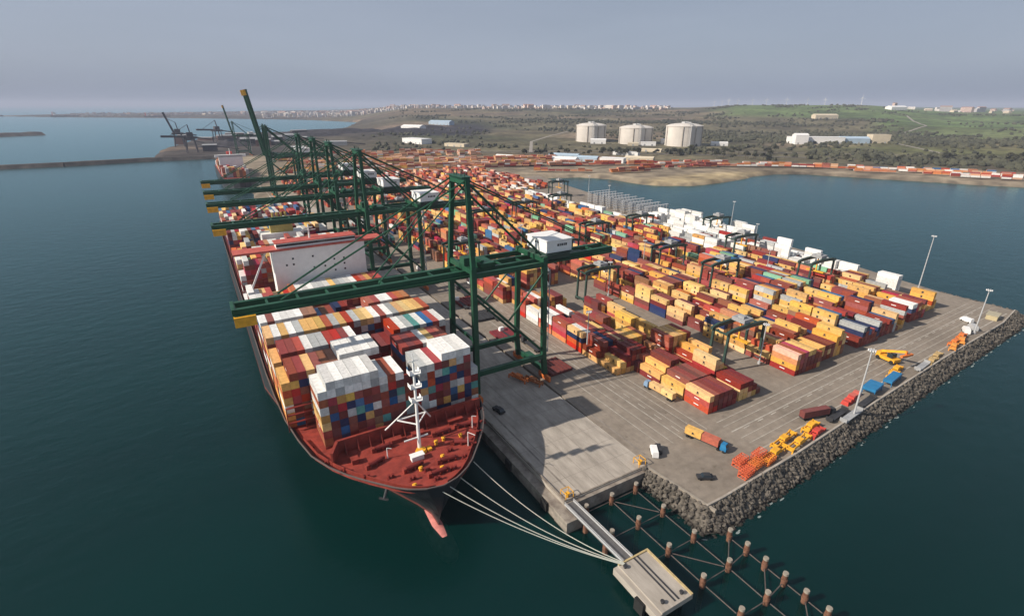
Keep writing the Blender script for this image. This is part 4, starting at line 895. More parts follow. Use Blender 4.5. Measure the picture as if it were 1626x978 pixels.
for i, (x, y, m_, ll, lb) in enumerate(((193.5, 84.6, M['dark'], 13, 'black flat rack trailer nearest the red pile by the seawall'), (198, 81.6, M['grey'], 14, 'grey flat rack trailer along the seawall below the light mast'), (213.5, 84.2, M['dark'], 13, 'dark green flat rack just past the tall light mast'), (268, 88.2, M['grey'], 12, 'grey flat rack beyond the blue hoppers'))):
    b = MB(); b.box(-1.25, 1.25, -ll/2, ll/2, .9, 1.25); b.box(-1.25, 1.25, -ll/2, -ll/2+.25, 1.25, 2.3); b.box(-1.25, 1.25, ll/2-.25, ll/2, 1.25, 2.3)
    for y2 in (-ll/2+1, -ll/2+2.2, ll/2-2): wheels(b, (-.9, .9), (y2,), .42)
    b.box(-.5, .5, -ll/2, ll/2, .5, .9)
    o = b.build('flat_rack', m_); o.location = (x, y, .01); o.rotation_euler = (0, 0, R(-84)); tag(o, lb, 'trailer', 'flat trailers by the seawall')
def hopper(label, loc, rz, m_, l, w_, h):
    t = thing('hopper_bin', label, 'hopper', loc, rz)
    MB().loft([[(-w_*.32, -l*.36, .8), (w_*.32, -l*.36, .8), (w_*.32, l*.36, .8), (-w_*.32, l*.36, .8)], [(-w_/2, -l/2, h*.6), (w_/2, -l/2, h*.6), (w_/2, l/2, h*.6), (-w_/2, l/2, h*.6)], [(-w_/2, -l/2, h), (w_/2, -l/2, h), (w_/2, l/2, h), (-w_/2, l/2, h)]]).build('bin', m_, t)
    for x in (-w_*.45, w_*.45):
        for y in (-l*.45, l*.45): MB().bar((x, y, 0), (x, y, h*.7), .3).build('leg', m_, t)
    return t
hopper('larger bright blue hopper standing by the seawall', (226, 88.4, .01), RS, M['bluep'], 9, 5, 3.2)
hopper('long bright blue hopper just beyond the first one', (242, 88.4, .01), RS, M['bluep'], 12, 3.4, 2.8)
b = MB(); 
for k in range(3): b.loft([[(-2+k*2.3, -1.4, 0), (-.2+k*2.3, -1.4, 0), (-.2+k*2.3, 1.4, 0), (-2+k*2.3, 1.4, 0)], [(-1.8+k*2.3, -1.2, 1.5+.3*k), (-.4+k*2.3, -1.2, 1.5+.3*k), (-.4+k*2.3, 1.2, 1.5+.3*k), (-1.8+k*2.3, 1.2, 1.5+.3*k)]])
b.box(-2.2, 5, -1.5, 1.5, -.02, .12)
o = b.build('water_barrier', M['redp']); o.location = (207, 88.2, .05); o.rotation_euler = (0, 0, R(6)); tag(o, 'red plastic barriers standing just behind the tall light mast', 'barrier')
b = MB(); b.box(-2.4, 5, -1.5, 1.5, 0, .12); b.box(-2, 0, -1.2, 1.2, .12, 1.6); b.box(.4, 2.2, -1.2, 1.2, .12, 1.3); b.box(2.6, 4.6, -1.2, 1.2, .12, 1.6)
o = b.build('water_barrier', mat('pale_red_plastic', (.5, .12, .09), .5, .1, 1)); o.location = (214, 89.6, .02); o.rotation_euler = (0, 0, R(6)); tag(o, 'pale red plastic barriers between the mast and the blue hopper', 'barrier')
# orange machinery, flat frames, white vehicles towards the far corner
for i, (x, y, rz) in enumerate(((305, 90.6, .1), (311, 92.6, -.1), (317, 92.0, .2), (323, 94.4, 0))):
    spreader(f'orange spreader, {ORD[i+1]} of the row lying near the far corner mast', (x, y, .01), RS+rz, M['orange'] if i % 2 else mat('amber_paint', (.66, .28, .06), .6, .15, .6), 9, 1.5)
for i, (x, y) in enumerate(((279, 88.9), (287, 90.4))):
    spreader(f'flat tan spreader, {ORD[i+1]} of two lying on the seaward road edge', (x, y, .01), RS, mat('tan_paint', (.42, .30, .14), .7, .15, .6), 11, .6)
van('white van nearest the mast at the far corner of the platform', (334, 96.5, .01), R(-60), M['white'], 1.25); van('silver grey van beside the white one at the far corner', (342, 96.5, .01), R(-50), M['lgrey'], 1.2)
van('pale van farthest out at the platform corner', (352, 103, .01), R(-20), M['white'], 1.1)
t = thing('storage_hut', 'small flat yellow grey hut at the far seawall corner', 'hut', (371, 98, .01), R(10)); MB().box(-4, 4, -2.5, 2.5, 0, 2.6).build('wall', mat('ochre_wall', (.42, .36, .22), .8, .1, .5), t); MB().box(-4.3, 4.3, -2.8, 2.8, 2.6, 2.85).build('roof', mat('ochre_roof', (.36, .33, .24), .8, .1, .5), t)
# reach stacker carrying nothing, on the road
t = thing('reach_stacker', 'yellow reach stacker with a raised arm on the open road by the mast', 'reach stacker', (262, 99.5, .01), R(170)); t.scale = (1.2, 1.2, 1.2)
MB().box(-1.9, 1.9, -4, 3.4, .9, 2.1).box(-1.9, 1.9, -4.2, -2.4, 2.1, 3.0).build('body', M['yellow'], t); MB().bar((0, -3, 3.2), (0, 5.6, 6.6), .8, .9).build('boom', M['yellow'], t)
MB().box(-1.2, 1.2, -.2, 1.9, 2.1, 3.9).build('cab', M['glass'], t); MB().bar((-3, 5.9, 5.2), (3, 5.9, 5.2), 1.0, .8).bar((0, 5.6, 5.2), (0, 5.6, 6.8), .6).build('spreader_head', M['orange'], t)
for x in (-1.6, 1.6):
    for y in (-3, 2.4): MB().tube((x-.4, y, .85), (x+.4, y, .85), .85, .85, 12).build('wheel', M['rubber'], t)
# gear below the crane
for i, (x, y, m_, lb) in enumerate(((101, 170.5, M['orange'], 'orange spreader lying under the nearest crane, inner one'), (105, 165, mat('dull_orange', (.35, .12, .04), .6, .2, .6), 'dull orange spreader lying under the nearest crane, outer one'))): spreader(lb, (x, y, .01), R(20), m_, 9, 1.5)
b = MB(); b.box(-6, 6, -6.5, 6.5, .3, 1.3)
for k in range(6): b.box(-5.6+k*2.2, -5.2+k*2.2, -6.4, 6.4, 1.3, 1.6)
b.box(-5.5, 5.5, -6, -5.4, 0, .3); b.box(-5.5, 5.5, 5.4, 6, 0, .3)
o = b.build('hatch_cover', CM['m']); o.location = (120.5, 172, .01); o.rotation_euler = (0, 0, R(3)); tag(o, 'flat maroon hatch cover lying on the ground beside the nearest crane', 'hatch cover')
for i, (x, y) in enumerate(((118.5, 214), (120, 243), (121, 268))):
    b = MB(); b.box(-6, 6, -6.5, 6.5, .3, 1.3); b.box(-5.5, 5.5, -6, -5.4, 0, .3); b.box(-5.5, 5.5, 5.4, 6, 0, .3)
    for k in range(6): b.box(-5.6+k*2.2, -5.2+k*2.2, -6.4, 6.4, 1.3, 1.6)
    o = b.build('hatch_cover', CM['m'] if i != 1 else M['dark']); o.location = (x, y, .01); tag(o, f'flat hatch cover on the quay road, {ORD[i+1]} beyond the nearest crane', 'hatch cover')
car('small dark car beside the ship on the quay apron', (81.5, 152.5, .02), R(10), M['dark']).scale = (1.3, 1.3, 1.3)
for i, (x, y, rz) in enumerate(((123, 187, 0), (119, 203, 2), (125, 231, 0), (117, 256, 1), (126, 275, 0), (119, 330, 0), (124, 360, 0))):
    truck(f'dark terminal truck on the quay road, {ORD[i+1]} beyond the nearest crane', (x, y, .01), R(rz), M['white'] if i % 2 else M['dark'])
for p_, lb in (((77.4, 100.6), 'yellow bollard frame at the seaward end corner of the quay'), ((107.6, 101.2), 'yellow bollard frame at the landward end corner of the quay')):
    b = MB(); b.tube((0, 0, 0), (0, 0, 1.2), .5, .45, 10).tube((0, 0, 1.2), (0, 0, 1.6), .8, .7, 10)
    for x, y in ((-1.4, -1.2), (1.4, -1.2), (1.4, 1.6), (-1.4, 1.6)): b.bar((x, y, 0), (x, y, 2.2), .18)
    b.bar((-1.4, -1.2, 2.2), (1.4, -1.2, 2.2), .15).bar((1.4, -1.2, 2.2), (1.4, 1.6, 2.2), .15).bar((-1.4, 1.6, 2.2), (1.4, 1.6, 2.2), .15).bar((-1.4, -1.2, 2.2), (-1.4, 1.6, 2.2), .15)
    o = b.build('bollard_frame', M['yellow']); o.location = (*p_, .01); tag(o, lb, 'bollard')
# light masts
def mast(label, loc, h, rz=0):
    t = thing('light_mast', label, 'light mast', loc, rz, 'tall light masts around the yard')
    MB().tube((0, 0, 0), (0, 0, h), .36, .2, 10).tube((0, 0, 0), (0, 0, 1.2), .7, .7, 10).build('pole', M['lgrey'], t)
    hd = MB().tube((0, 0, h-.2), (0, 0, h+.15), 1.0, 1.0, 14).build('lamp_ring', M['lgrey'], t)
    for k in range(8): a_ = k*math.pi/4; MB().box(-.25, .25, -.15, .15, -.25, .25).build('floodlight', M['white'], hd).location = (1.2*math.cos(a_), 1.2*math.sin(a_), h)
    return t
mast('tall light mast beside the blue hoppers on the seaward road', (199.8, 81.6, 0), 28.5)
mast('light mast at the far corner of the platform beside white vans', (335.7, 93.5, 0), 24.5)
mast('light mast behind the outermost container stack by the far water', (391, 144, 0), 35.5)
mast('light mast rising from the white refrigerated containers', (429, 322, 0), 27); mast('light mast at the far seawall behind the white stacks', (424, 290, 0), 12)
for k, (x, y, h) in enumerate(((142.5, 176, 22), (206.5, 128, 20), (138, 300, 24), (205, 235, 22), (262, 265, 22), (318, 205, 22), (398, 468, 26), (440, 560, 24), (262, 420, 24), (160, 440, 26), (330, 520, 24), (206, 345, 24))):
    mast(f'light mast among the container stacks, {ORD[k+1]} in order of distance', (x, y, 0), h)
# rubber-tyred yard gantries
def rtg(label, loc, rz=0, first=[None]):
    if first[0]: return dup(first[0], loc, rz, label)
    t = thing('yard_gantry', label, 'yard crane', loc, rz, 'yard gantry cranes straddling the stacks'); G = M['dgreen']; Wd = 25.5; Ht = 20.5
    for x in (0, Wd):
        for y in (0, 8):
            MB().loft([[(X_-.5, Y_-.5, z), (X_+.5, Y_-.5, z), (X_+.5, Y_+.5, z), (X_-.5, Y_+.5, z)] for X_, Y_, z in ((x, y, 1.9), (x+(.6 if x == 0 else -.6), y, Ht-2))]).build('leg', G, t)
            for dy in (-.7, .7): MB().tube((x-.35, y+dy, .75), (x+.35, y+dy, .75), .75, .75, 10).build('wheel', M['rubber'], t)
        MB().bar((x, -1.2, 1.7), (x, 9.2, 1.7), .9, 1.0).build('sill_beam', G, t)
        MB().bar((x+(.6 if x == 0 else -.6), .3, Ht-2.4), (x+(.6 if x == 0 else -.6), 7.7, Ht-2.4), .6, .8).build('tie_beam', G, t)
    for y in (0, 8):
        MB().loft([[(x, y-.6, z0), (x, y+.6, z0), (x, y+.6, z1), (x, y-.6, z1)] for x, z0, z1 in ((-1, Ht-2.2, Ht-.9), (3, Ht-1.7, Ht+.1), (Wd/2, Ht-1.4, Ht+.5), (Wd-3, Ht-1.7, Ht+.1), (Wd+1, Ht-2.2, Ht-.9))]).build('main_girder', G, t)
    MB().box(11, 17, .6, 7.4, Ht+.5, Ht+2.2).box(12, 14, 2, 5, Ht+2.2, Ht+3.4).build('trolley', M['grey'], t)
    MB().box(17.3, 19.3, 3, 5, Ht-4.6, Ht-2.2).box(18.2, 18.5, 3.8, 4.1, Ht-2.2, Ht+.6).build('operator_cab', M['white'], t)
    MB().box(12.6, 14.6, -2, 10, Ht-9, Ht-8.3).box(13.3, 13.9, 3.7, 4.3, Ht-8.3, Ht+.5).build('spreader', M['yellow'], t)
    MB().box(Wd+.5, Wd+1.8, 1.5, 6.5, 2.2, 4.6).build('power_pack', M['lgrey'], t)
    first[0] = t; return t
for k, (x, y) in enumerate(((184.5, 131), (184, 232), (262, 205), (318.5, 176), (262, 250), (334, 245), (204, 300), (262, 335), (136, 330), (318, 340), (372, 300), (262, 450), (204, 430), (320, 470), (380, 560), (150, 520))):
    rtg(f'dark green yard gantry over the stacks, {ORD[k+1]} counting away from the front corner', (x, y, 0))
# grey reefer racks at the far waterside
for k in range(9):
    t = thing('reefer_rack', f'pale grey steel access rack by the far water, {ORD[k+1]} of the row', 'rack', (388+k*1.2, 396+k*13.5, 0), .05, 'pale steel racks at the far waterside')
    b = MB()
    for x in np.linspace(0, 34, 8): b.bar((x, 0, 0), (x, 0, 13.5), .35); b.bar((x, 2.2, 0), (x, 2.2, 13.5), .35)
    for z in (2.8, 5.5, 8.2, 10.9, 13.5): b.box(-.5, 34.5, -.2, 2.4, z, z+.15)
    b.build('frame', M['lgrey'], t)

# ------------------------------------------------------------------ far shore: tanks, sheds, town, turbines, coal quay, woods
def gz(x, y): return max(gh(x, y), .1)
tkm = mat('weathered_tank', (.50, .47, .43), .85, .12, .03, rgb2=(.62, .58, .53)); first_t = None
for k, (x, y, r, h) in enumerate(((1075, 1373, 47, 56), (1140, 1237, 50, 54), (1207, 1110, 51, 62))):
    t = thing('storage_tank', ('leftmost', 'middle', 'largest, rightmost')[k] + ' of three big domed concrete storage tanks beyond the bay', 'tank', (x, y, gz(x, y)-1), 0, 'three domed storage tanks beyond the bay')
    rings = [[(rr*math.cos(a), rr*math.sin(a), z) for a in [2*math.pi*i/40 for i in range(40)]] for rr, z in ((r, 0), (r, h-9), (r+.9, h-8.5), (r+.9, h-6.5))]
    MB().loft(rings).build('wall', tkm, t)
    MB().loft([[(rr*math.cos(a), rr*math.sin(a), z) for a in [2*math.pi*i/40 for i in range(40)]] for rr, z in ((r*.99, h-6.5), (r*.8, h-3.2), (r*.55, h-1), (r*.28, h+.1), (2, h+.6))]).build('dome_roof', M['tank'], t)
    for a in (-100, -140, -65, -20, 160): c, s = math.cos(R(a)), math.sin(R(a)); MB().bar((c*(r+.6), s*(r+.6), 0), (c*(r+.6), s*(r+.6), h-8), 2.4).build('buttress', M['conc'], t)
    a = R(-118); c, s = math.cos(a)*(r+5), math.sin(a)*(r+5); b = MB()
    for dx in (-3, 3):
        for dy in (-3, 3): b.bar((c+dx, s+dy, 0), (c+dx, s+dy, h+2), .8)
    for z in range(4, int(h)+2, 5): b.box(c-3.3, c+3.3, s-3.3, s+3.3, z, z+.6)
    b.build('stair_tower', M['lgrey'], t)
    b = MB(); b.box(-8, 8, -6, 6, h-.4, h+4); b.bar((0, 0, h+3), (c*.9, s*.9, h+3), 2); b.build('roof_platform', M['lgrey'], t)
# sheds and low buildings: (x, y, length, width, height, rotation, wall, label)
def shed(x, y, l, w_, h, rz, wm, lab, grp=None, rm=None, gable=True):
    t = thing('warehouse', lab, 'building', (x, y, gz(x, y)-.5), rz, grp)
    MB().box(-l/2, l/2, -w_/2, w_/2, 0, h).build('wall', wm, t)
    if gable: MB().loft([[(X_, -w_/2-.4, h+.01), (X_, w_/2+.4, h+.01), (X_, 0, h+w_*.16)] for X_ in (-l/2-.4, l/2+.4)]).build('roof', rm or wm, t)
    else: MB().box(-l/2-.4, l/2+.4, -w_/2-.4, w_/2+.4, h+.01, h+1).build('roof', rm or wm, t)
    for i in range(max(1, int(l/18))): xx = -l/2+(i+.5)*l/max(1, int(l/18)); MB().box(xx-2.4, xx+2.4, -w_/2-.15, -w_/2-.01, 0, min(h-1, 5)).build('door', M['grey'], t)
    return t
WH = M['white']; sky_b = mat('pale_blue_sheet', (.35, .45, .55), .6, .1, .05); cream = mat('cream_wall', (.55, .48, .36), .8, .1, .05)
for i, (x, y, l, w_, h, a, m_, lb) in enumerate((
    (640, 905, 60, 26, 9, -55, WH, 'white warehouse behind the red container rows, nearest of the port sheds'), (705, 905, 44, 22, 8, -55, sky_b, 'pale blue roofed warehouse next to the nearest white port shed'),
    (735, 860, 50, 24, 9, -55, WH, 'white warehouse in the middle of the port shed row'), (800, 850, 60, 22, 7, -55, cream, 'cream low shed right of the middle white port shed'),
    (700, 985, 70, 20, 7, -58, sky_b, 'long pale blue shed behind the port shed row'), (860, 960, 60, 18, 7, -58, WH, 'white shed nearest the road in front of the tanks'),
    (980, 1000, 50, 16, 6, -58, cream, 'cream hut row below the middle tank'), (560, 1010, 40, 22, 8, -58, WH, 'white shed at the left end of the port sheds'),
    (1165, 1290, 40, 20, 12, -40, WH, 'white building between the left and middle tanks'), (1215, 1180, 36, 18, 12, -40, WH, 'small white building between the middle and right tanks'),
    (1040, 1290, 46, 20, 12, -40, WH, 'white plant building at the foot of the left tank'), (1120, 1160, 42, 18, 10, -40, WH, 'white plant building at the foot of the middle tank'),
    (1290, 1050, 46, 16, 9, -40, WH, 'low white building right of the largest tank'), (1080, 1180, 30, 14, 8, -40, cream, 'small cream building in front of the tanks'),
    (1590, 950, 150, 40, 18, -36, WH, 'long white factory building on the slope right of the tanks'), (1530, 960, 36, 30, 26, -36, WH, 'tall white block at the left end of the long factory'),
    (1680, 890, 80, 36, 14, -36, sky_b, 'pale blue grey factory hall right of the long white factory'), (1740, 850, 50, 34, 24, -36, cream, 'tall cream block at the right end of the factory'),
    (2650, 1560, 110, 40, 16, -30, cream, 'long cream building on the hillside below the green fields'), (3700, 1750, 110, 50, 18, -20, WH, 'large white shed among the green fields on the right'),
    (560, 1560, 90, 40, 14, -70, WH, 'white shed on the coal yard behind the cranes'), (760, 2150, 100, 40, 14, -60, WH, 'white hall beyond the dark coal heaps'), (980, 2380, 120, 40, 14, -60, sky_b, 'pale long hall beyond the coal heaps on the right'), (620, 1400, 70, 24, 8, -62, cream, 'cream shed between the rail yard and coal heaps'))):
    shed(x, y, l, w_, h, R(a), m_, lb, gable=i % 3 != 2)
# town on the horizon, about 290 houses and blocks
TG = 'pale houses and blocks of the distant town'; tm = [mat('town_wall_'+n, c, .8, .12, .02) for n, c in (('white', (.66, .62, .58)), ('rose', (.55, .42, .37)), ('sand', (.56, .48, .38)), ('grey', (.42, .41, .42)))]
def place(az, d): return d*math.sin(R(az)), d*math.cos(R(az))
cnt = 0; protos = {}
for k in range(290):
    if k < 215: az = rnd.gauss(14, 6.0) if rnd.random() < .75 else rnd.uniform(6, 46); az = max(5.5, min(47, az)); d = rnd.uniform(5700, 7600)
    elif k < 245: az = rnd.uniform(26, 47); d = rnd.uniform(4300, 5200)
    elif k < 270: az = rnd.uniform(64.5, 74); d = rnd.uniform(4600, 6800)
    else: az = rnd.uniform(-6, 9); d = rnd.uniform(6600, 7800)
    x, y = place(az, d); big = rnd.random() < .3
    l, w_, h = (rnd.uniform(40, 90), rnd.uniform(16, 28), rnd.uniform(22, 42)) if big else (rnd.uniform(25, 60), rnd.uniform(16, 30), rnd.uniform(9, 18))
    if k >= 270: h *= .6
    key = rnd.randrange(24)
    if key not in protos:
        b = MB(); b.box(-l/2, l/2, -w_/2, w_/2, 0, h)
        if key % 3: b.loft([[(X_, -w_/2-.5, h), (X_, w_/2+.5, h), (X_, 0, h+w_*.22)] for X_ in (-l/2-.5, l/2+.5)], 1)
        else: b.box(-l/4, l/4, -w_/4, w_/4, h, h+3)
        for zz in np.arange(3, h-2, 4.5):
            for xx in np.arange(-l/2+3, l/2-3, 6.5): b.box(xx, xx+2.6, -w_/2-.12, -w_/2, zz, zz+1.9, 2)
        protos[key] = b.mesh('town_building', [tm[key % 4], M['roof'] if key % 2 else tm[key % 4], M['glass']])
    o = link('town_building', protos[key], None, (x, y, gz(x, y)-2), R(-az+rnd.choice((-40, 20, 0, 55, 75))))
    tag(o, 'small pale building of the distant town along the horizon', 'building', TG)
tw = MB()
for k in range(2000):
    az = rnd.uniform(-9, 9) if k > 1600 else min(47, max(5.5, rnd.gauss(15, 6) if rnd.random() < .7 else rnd.uniform(6, 46))); d = rnd.uniform(6700, 8400) if k > 1600 else rnd.uniform(5300, 8200) if az < 26 else rnd.uniform(4200, 6500); x, y = place(az, d)
    z = gz(x, y)-2; l, w_, h = rnd.uniform(12, 45), rnd.uniform(10, 22), rnd.choice((8, 12, 16, 20, 30))*(.6 if k > 1600 else 1); tw.box(x-l/2, x+l/2, y-w_/2, y+w_/2, z, z+h, rnd.choice((0, 0, 0, 1, 1, 2, 3)))
tag(tw.build('town', tm), 'mass of tiny pale buildings filling the distant town along the horizon', 'town', kind='stuff')
# wind turbines on the ridge
tr0 = None
for k, az in enumerate((49.9, 50.6, 51.2, 52.0, 53.3, 54.5, 56.2, 57.9, 59.3, 62.1)):
    d = (5200, 5600, 5100, 5800, 5300, 5600, 5200, 5600, 5300, 4300)[k]; x, y = place(az, d)
    lb = f'thin white wind turbine on the ridge, {ORD[k+1]} from the left'
    if tr0 is None:
        tr0 = thing('wind_turbine', lb, 'wind turbine', (x, y, gz(x, y)), R(-az+15), 'white wind turbines on the green ridge')
        MB().tube((0, 0, 0), (0, 0, 78), 2.6, 1.6, 10).build('tower', WH, tr0); MB().box(-2, 2, -5, 4, 76.5, 80).build('nacelle', WH, tr0)
        for a in (90, 210, 330):
            c, s = math.cos(R(a)), math.sin(R(a)); tr0.scale = (.62,)*3; MB().loft([[(c*q_-s*w2, -5.6+dy, 78+s*q_+c*w2) for w2, dy in ((-w3, 0), (0, .4), (w3, 0), (0, -.4))] for q_, w3 in ((1, .9), (8, 1.7), (24, 1.0), (38, .3))]).build('blade', WH, tr0)
    else: dup(tr0, (x, y, gz(x, y)), R(-az+rnd.uniform(-30, 30)), lb, scale=(.62,)*3)
# coal quay: heaps, loaders, bulk ship
for k, (x, y, l, w_, h) in enumerate(((330, 2080, 260, 60, 16), (520, 2180, 300, 60, 18), (700, 2050, 240, 60, 15), (420, 2320, 300, 60, 16), (820, 2230, 240, 50, 14), (60, 1720, 160, 50, 14), (140, 1930, 200, 60, 16), (930, 1960, 160, 50, 12))):
    b = MB(); rings = []
    for i in range(9):
        f = i/8; e = math.sin(math.pi*min(1, max(0, f)))**.4 if 0 < f < 1 else .15
        hh = h*e*rnd.uniform(.85, 1.1); ww = w_/2*e; xx = -l/2+l*f; rings.append([(xx, -ww, 0), (xx, -ww*.35, hh*.8), (xx, 0, hh), (xx, ww*.35, hh*.8), (xx, ww, 0)])
    b.loft(rings); o = b.build('coal_heap', M['coal'], smooth=False); o.location = (x, y, gz(x, y)-.5); o.rotation_euler = (0, 0, R(-14))
    tag(o, f'long dark coal heap behind the cranes, {ORD[k+1]} counting inland', 'coal heap', 'dark coal heaps behind the container terminal')
dm = mat('coal_quay_steel', (.06, .055, .065), .7, .3, .1)
def loader(x, y, lab, rz, up_):
    t = thing('ship_unloader', lab, 'unloader', (x, y, gz(x, y)), rz)
    for a in (-12, 12):
        for b2 in (-10, 10): MB().bar((a, b2, 0), (a*.7, b2*.8, 34), 2.2).build('leg', dm, t)
    MB().box(-14, 14, -10, 10, 33, 38).build('platform', dm, t); MB().box(-6, 8, -6, 6, 38, 48).build('machinery_house', dm, t)
    e = Vector((-60 if not up_ else -24, 0, 40 if not up_ else 92)); MB().bar((-8, 0, 38), e, 4, 5).build('boom', dm, t); MB().bar((4, 0, 38), (0, 0, 66), 2.2).build('mast', dm, t)
    MB().tube((0, 0, 66), (-8+(e.x+8)*.7, 0, 38+(e.z-38)*.7), .6, .6, 6).build('stay', dm, t); MB().bar((10, 0, 36), (46, 0, 30), 3, 3).build('conveyor', dm, t)
loader(-62, 1800, 'dark ship unloader with its thin boom raised at the seaward end of the coal quay', 0, True); loader(-30, 1560, 'dark ship unloader beside the raised one on the coal quay', .1, False); loader(40, 1950, 'dark machine in the middle of the coal quay clutter', .4, False)
for k in range(16):
    x, y = rnd.uniform(-70, 330), rnd.uniform(1470, 2150); l, w_, h = rnd.uniform(20, 70), rnd.uniform(10, 24), rnd.uniform(8, 24); t = thing('conveyor_house', f'dark industrial building on the coal quay, {ORD[k+1]} of a scattered cluster', 'building', (x, y, gz(x, y)-.5), R(rnd.uniform(-30, 30)), 'dark industrial buildings on the coal quay')
    wm_ = rnd.choice((dm, dm, M['dark'], M['grey'], mat('rust_sheet', (.13, .07, .06), .8, .2, .1)))
    MB().box(-l/2, l/2, -w_/2, w_/2, 0, h).build('wall', wm_, t); MB().loft([[(X_, -w_/2-.4, h+.01), (X_, w_/2+.4, h+.01), (X_, 0, h+w_*.2)] for X_ in (-l/2-.4, l/2+.4)]).build('roof', M['grey'], t); MB().bar((l/2, 0, h*.7), (l/2+50, 10, 3), 2.2).build('conveyor', dm, t)
def small_ship(label, loc, rz, L_, W_, hm, stack, sup_at, name='cargo_ship'):
    t = thing(name, label, 'ship', loc, rz)
    pts = [(-W_/2, -L_*.32), (-W_*.42, -L_*.42), (-W_*.2, -L_*.48), (0, -L_*.5), (W_*.2, -L_*.48), (W_*.42, -L_*.42), (W_/2, -L_*.32), (W_/2, L_*.47), (W_*.4, L_*.5), (-W_*.4, L_*.5), (-W_/2, L_*.47)]
    MB().prism(pts, -9, 10).build('hull', hm, t); MB().prism([(x*.95, y*.98) for x, y in pts], 10.01, 10.4).build('deck', M['deck'] if stack else M['deckd'], t)
    MB().box(-W_*.42, W_*.42, L_*sup_at, L_*sup_at+14, 10.4, 38).box(-W_*.55, W_*.55, L_*sup_at, L_*sup_at+6, 35, 38.5).build('superstructure', WH, t)
    MB().box(-4, 4, L_*sup_at+16, L_*sup_at+24, 10.4, 42).build('funnel', M['redp'], t)
    MB().tube((0, L_*sup_at+4, 38.5), (0, L_*sup_at+4, 48), .6, .3, 6).build('mast', WH, t)
    for k in range(stack):
        y = -L_*.36+k*15
        if abs(y+6-(L_*sup_at+10)) < 20: continue
        for i in range(8): MB().box(-W_*.44+i*W_*.11, -W_*.44+(i+1)*W_*.11-.2, y, y+12.5, 10.5, 10.5+2.7*rnd.randint(2, 5)).build('container_row', CM[rnd.choice('rdywnogr')], t)
    return t
small_ship('smaller container ship with a white bridge moored beyond the last crane', (31, 985, 0), SROT, 260, 40, M['hull'], 15, -.12)
small_ship('tiny dark ship far out by the distant breakwater', (-1150, 6900, 0), 1.3, 240, 36, M['hull'], 0, .34, 'bulk_ship')
small_ship('tiny distant ship right of the other one near the far shore', (-350, 6300, 0), 1.4, 220, 34, M['dark'], 0, .34, 'bulk_ship')
# individual trees near the far road and the woods as one mass
tp = thing('tree', 'dark round tree beside the far shore road', 'tree', (0, 0, 0), 0, 'dark trees along the far shore road')
MB().tube((0, 0, 0), (.3, .2, 4.5), .5, .3, 6).bar((.2, .2, 3), (2, .8, 6), .25).bar((.2, .2, 3.4), (-1.8, -.6, 6.2), .25).build('trunk', M['trunk'], tp)
def blobs(b, cx, cy, cz, r, n, leaf):
    for _ in range(n):
        a, e = rnd.uniform(0, 6.283), rnd.uniform(-.5, 1.5); rr = r*rnd.uniform(.35, 1); p = Vector((cx+rr*math.cos(a)*math.cos(e), cy+rr*math.sin(a)*math.cos(e), cz+rr*.75*math.sin(e)))
        d1 = Vector((rnd.gauss(0, 1), rnd.gauss(0, 1), rnd.gauss(0, .6))).normalized()*leaf; d2 = Vector((rnd.gauss(0, 1), rnd.gauss(0, 1), rnd.gauss(0, 1))).normalized()*leaf
        b.add([p-d1, p+d2, p+d1, p-d2], [(0, 1, 2, 3)])
cb = MB(); blobs(cb, 0, 0, 8, 4.6, 260, 1.0); cb.build('crown', M['leaf'], tp); tn = 0
for k in range(110):
    t_ = rnd.random(); x, y = (1000+t_*700+rnd.gauss(0, 14), 800-t_*560+rnd.gauss(0, 16)) if k % 2 else (600+t_*600+rnd.gauss(0, 16), 1060-t_*230+rnd.gauss(0, 22))
    s_ = rnd.uniform(.8, 1.6)
    if tn == 0: tp.location = (x, y, gz(x, y)-.2); tp.scale = (s_,)*3; tn = 1
    else: dup(tp, (x, y, gz(x, y)-.2), rnd.uniform(0, 6), None, scale=(s_, s_, s_*rnd.uniform(.8, 1.2)))
wb2 = MB(); V_, F_ = [], []
cl = [(rnd.uniform(18, 74), rnd.uniform(1350, 4300)) for _ in range(190)]
cl += [(a, 2350+60*math.sin(a)) for a in np.arange(58, 67, .35)] + [(a, 1950+100*math.sin(a*1.3)) for a in np.arange(50, 60, .35)] + [(a, 2000+rnd.uniform(-60, 60)) for a in np.arange(63, 74, .4)] + [(a, 2700) for a in np.arange(30, 58, .5)] + [(a, 1450+rnd.uniform(-60, 60)) for a in np.arange(62, 74, .5)]
TV = (1+5**.5)/2
IV = np.array([(-1, TV, 0), (1, TV, 0), (-1, -TV, 0), (1, -TV, 0), (0, -1, TV), (0, 1, TV), (0, -1, -TV), (0, 1, -TV), (TV, 0, -1), (TV, 0, 1), (-TV, 0, -1), (-TV, 0, 1)])/1.9
IF = np.array([(0, 11, 5), (0, 5, 1), (0, 1, 7), (0, 7, 10), (0, 10, 11), (1, 5, 9), (5, 11, 4), (11, 10, 2), (10, 7, 6), (7, 1, 8), (3, 9, 4), (3, 4, 2), (3, 2, 6), (3, 6, 8), (3, 8, 9), (4, 9, 5), (2, 4, 11), (6, 2, 10), (8, 6, 7), (9, 8, 1)])
pts = []
for az, d in cl:
    cx, cy = place(az, d); n_ = rnd.randint(10, 22); sp_ = rnd.uniform(25, 75)
    for _ in range(n_): pts.append((cx+rnd.gauss(0, sp_), cy+rnd.gauss(0, sp_*.6), rnd.uniform(3, 8)))
P_ = np.array(pts); hz_, sd_ = height(P_[:, 0], P_[:, 1]); ok = sd_ > 25; P_ = P_[ok]; hz_ = hz_[ok]
V_ = []; F_ = []
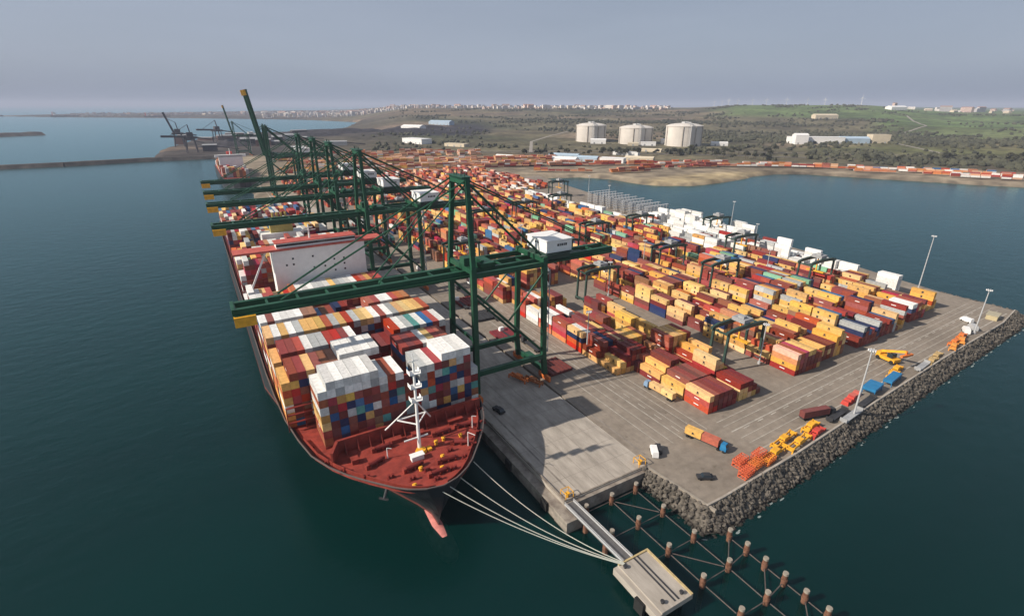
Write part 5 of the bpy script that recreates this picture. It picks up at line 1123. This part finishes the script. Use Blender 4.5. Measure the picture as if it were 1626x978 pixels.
for i, (x, y, r) in enumerate(P_):
    j = rs.uniform(.65, 1.25, (12, 1)); v = IV*j*np.array([r, r, r*.85]) + np.array([x, y, hz_[i]+r*.45]); V_.append(v); F_.append(IF+12*i)
me = bpy.data.meshes.new('woodland'); me.from_pydata(np.concatenate(V_).tolist(), [], np.concatenate(F_).tolist()); me.materials.append(M['leaf']); me.update()
tag(link('woodland', me), 'dark green scrub and woodland scattered over the brown hills inland', 'woodland', kind='stuff')
# roads on the mainland
def road(pts, w_, m_, name='road'):
    b = MB(); P2 = []
    for (x0, y0), (x1, y1) in zip(pts, pts[1:]):
        n_ = max(1, int(math.hypot(x1-x0, y1-y0)/25)); P2 += [(x0+(x1-x0)*i/n_, y0+(y1-y0)*i/n_) for i in range(n_)]
    P2.append(pts[-1]); L_, R_ = [], []
    for i, p in enumerate(P2):
        q0 = P2[max(0, i-1)]; q1 = P2[min(len(P2)-1, i+1)]; d = Vector((q1[0]-q0[0], q1[1]-q0[1])).normalized(); nx_, ny_ = -d.y*w_/2, d.x*w_/2
        z = max(gz(p[0]+nx_, p[1]+ny_), gz(p[0]-nx_, p[1]-ny_), gz(*p))+.35
        L_.append((p[0]+nx_, p[1]+ny_, z)); R_.append((p[0]-nx_, p[1]-ny_, z))
    n_ = len(P2); b.add(L_+R_, [(i, n_+i, n_+i+1, i+1) for i in range(n_-1)]); tag(b.build(name, m_), kind='structure')
road([(260, 1345), (700, 1130), (1000, 910), (1180, 720), (1450, 420), (1700, 150)], 14, M['road']); road([(480, 1280), (900, 1080), (1200, 860), (1500, 560)], 8, M['track']); road([(1500, 560), (1750, 800), (2100, 1000), (2600, 1100), (3300, 1500)], 9, M['track']); road([(700, 1130), (900, 1450), (1300, 1800), (1900, 2300)], 9, M['track'])
# ------------------------------------------------------------------ air
hm = bpy.data.materials.new('sea_haze'); hm.use_nodes = True; t = hm.node_tree; t.nodes.clear()
pv = nn('ShaderNodeVolumePrincipled', t); pv.inputs['Color'].default_value = (.60, .68, .86, 1); pv.inputs['Density'].default_value = 7.5e-5; pv.inputs['Anisotropy'].default_value = 0.0
oo = nn('ShaderNodeOutputMaterial', t); t.links.new(pv.outputs[0], oo.inputs['Volume'])
tag(MB().box(-70000, 70000, -70000, 70000, -15, 260).build('haze', hm), 'thin pale blue haze over the sea and distant land', 'haze', kind='stuff')
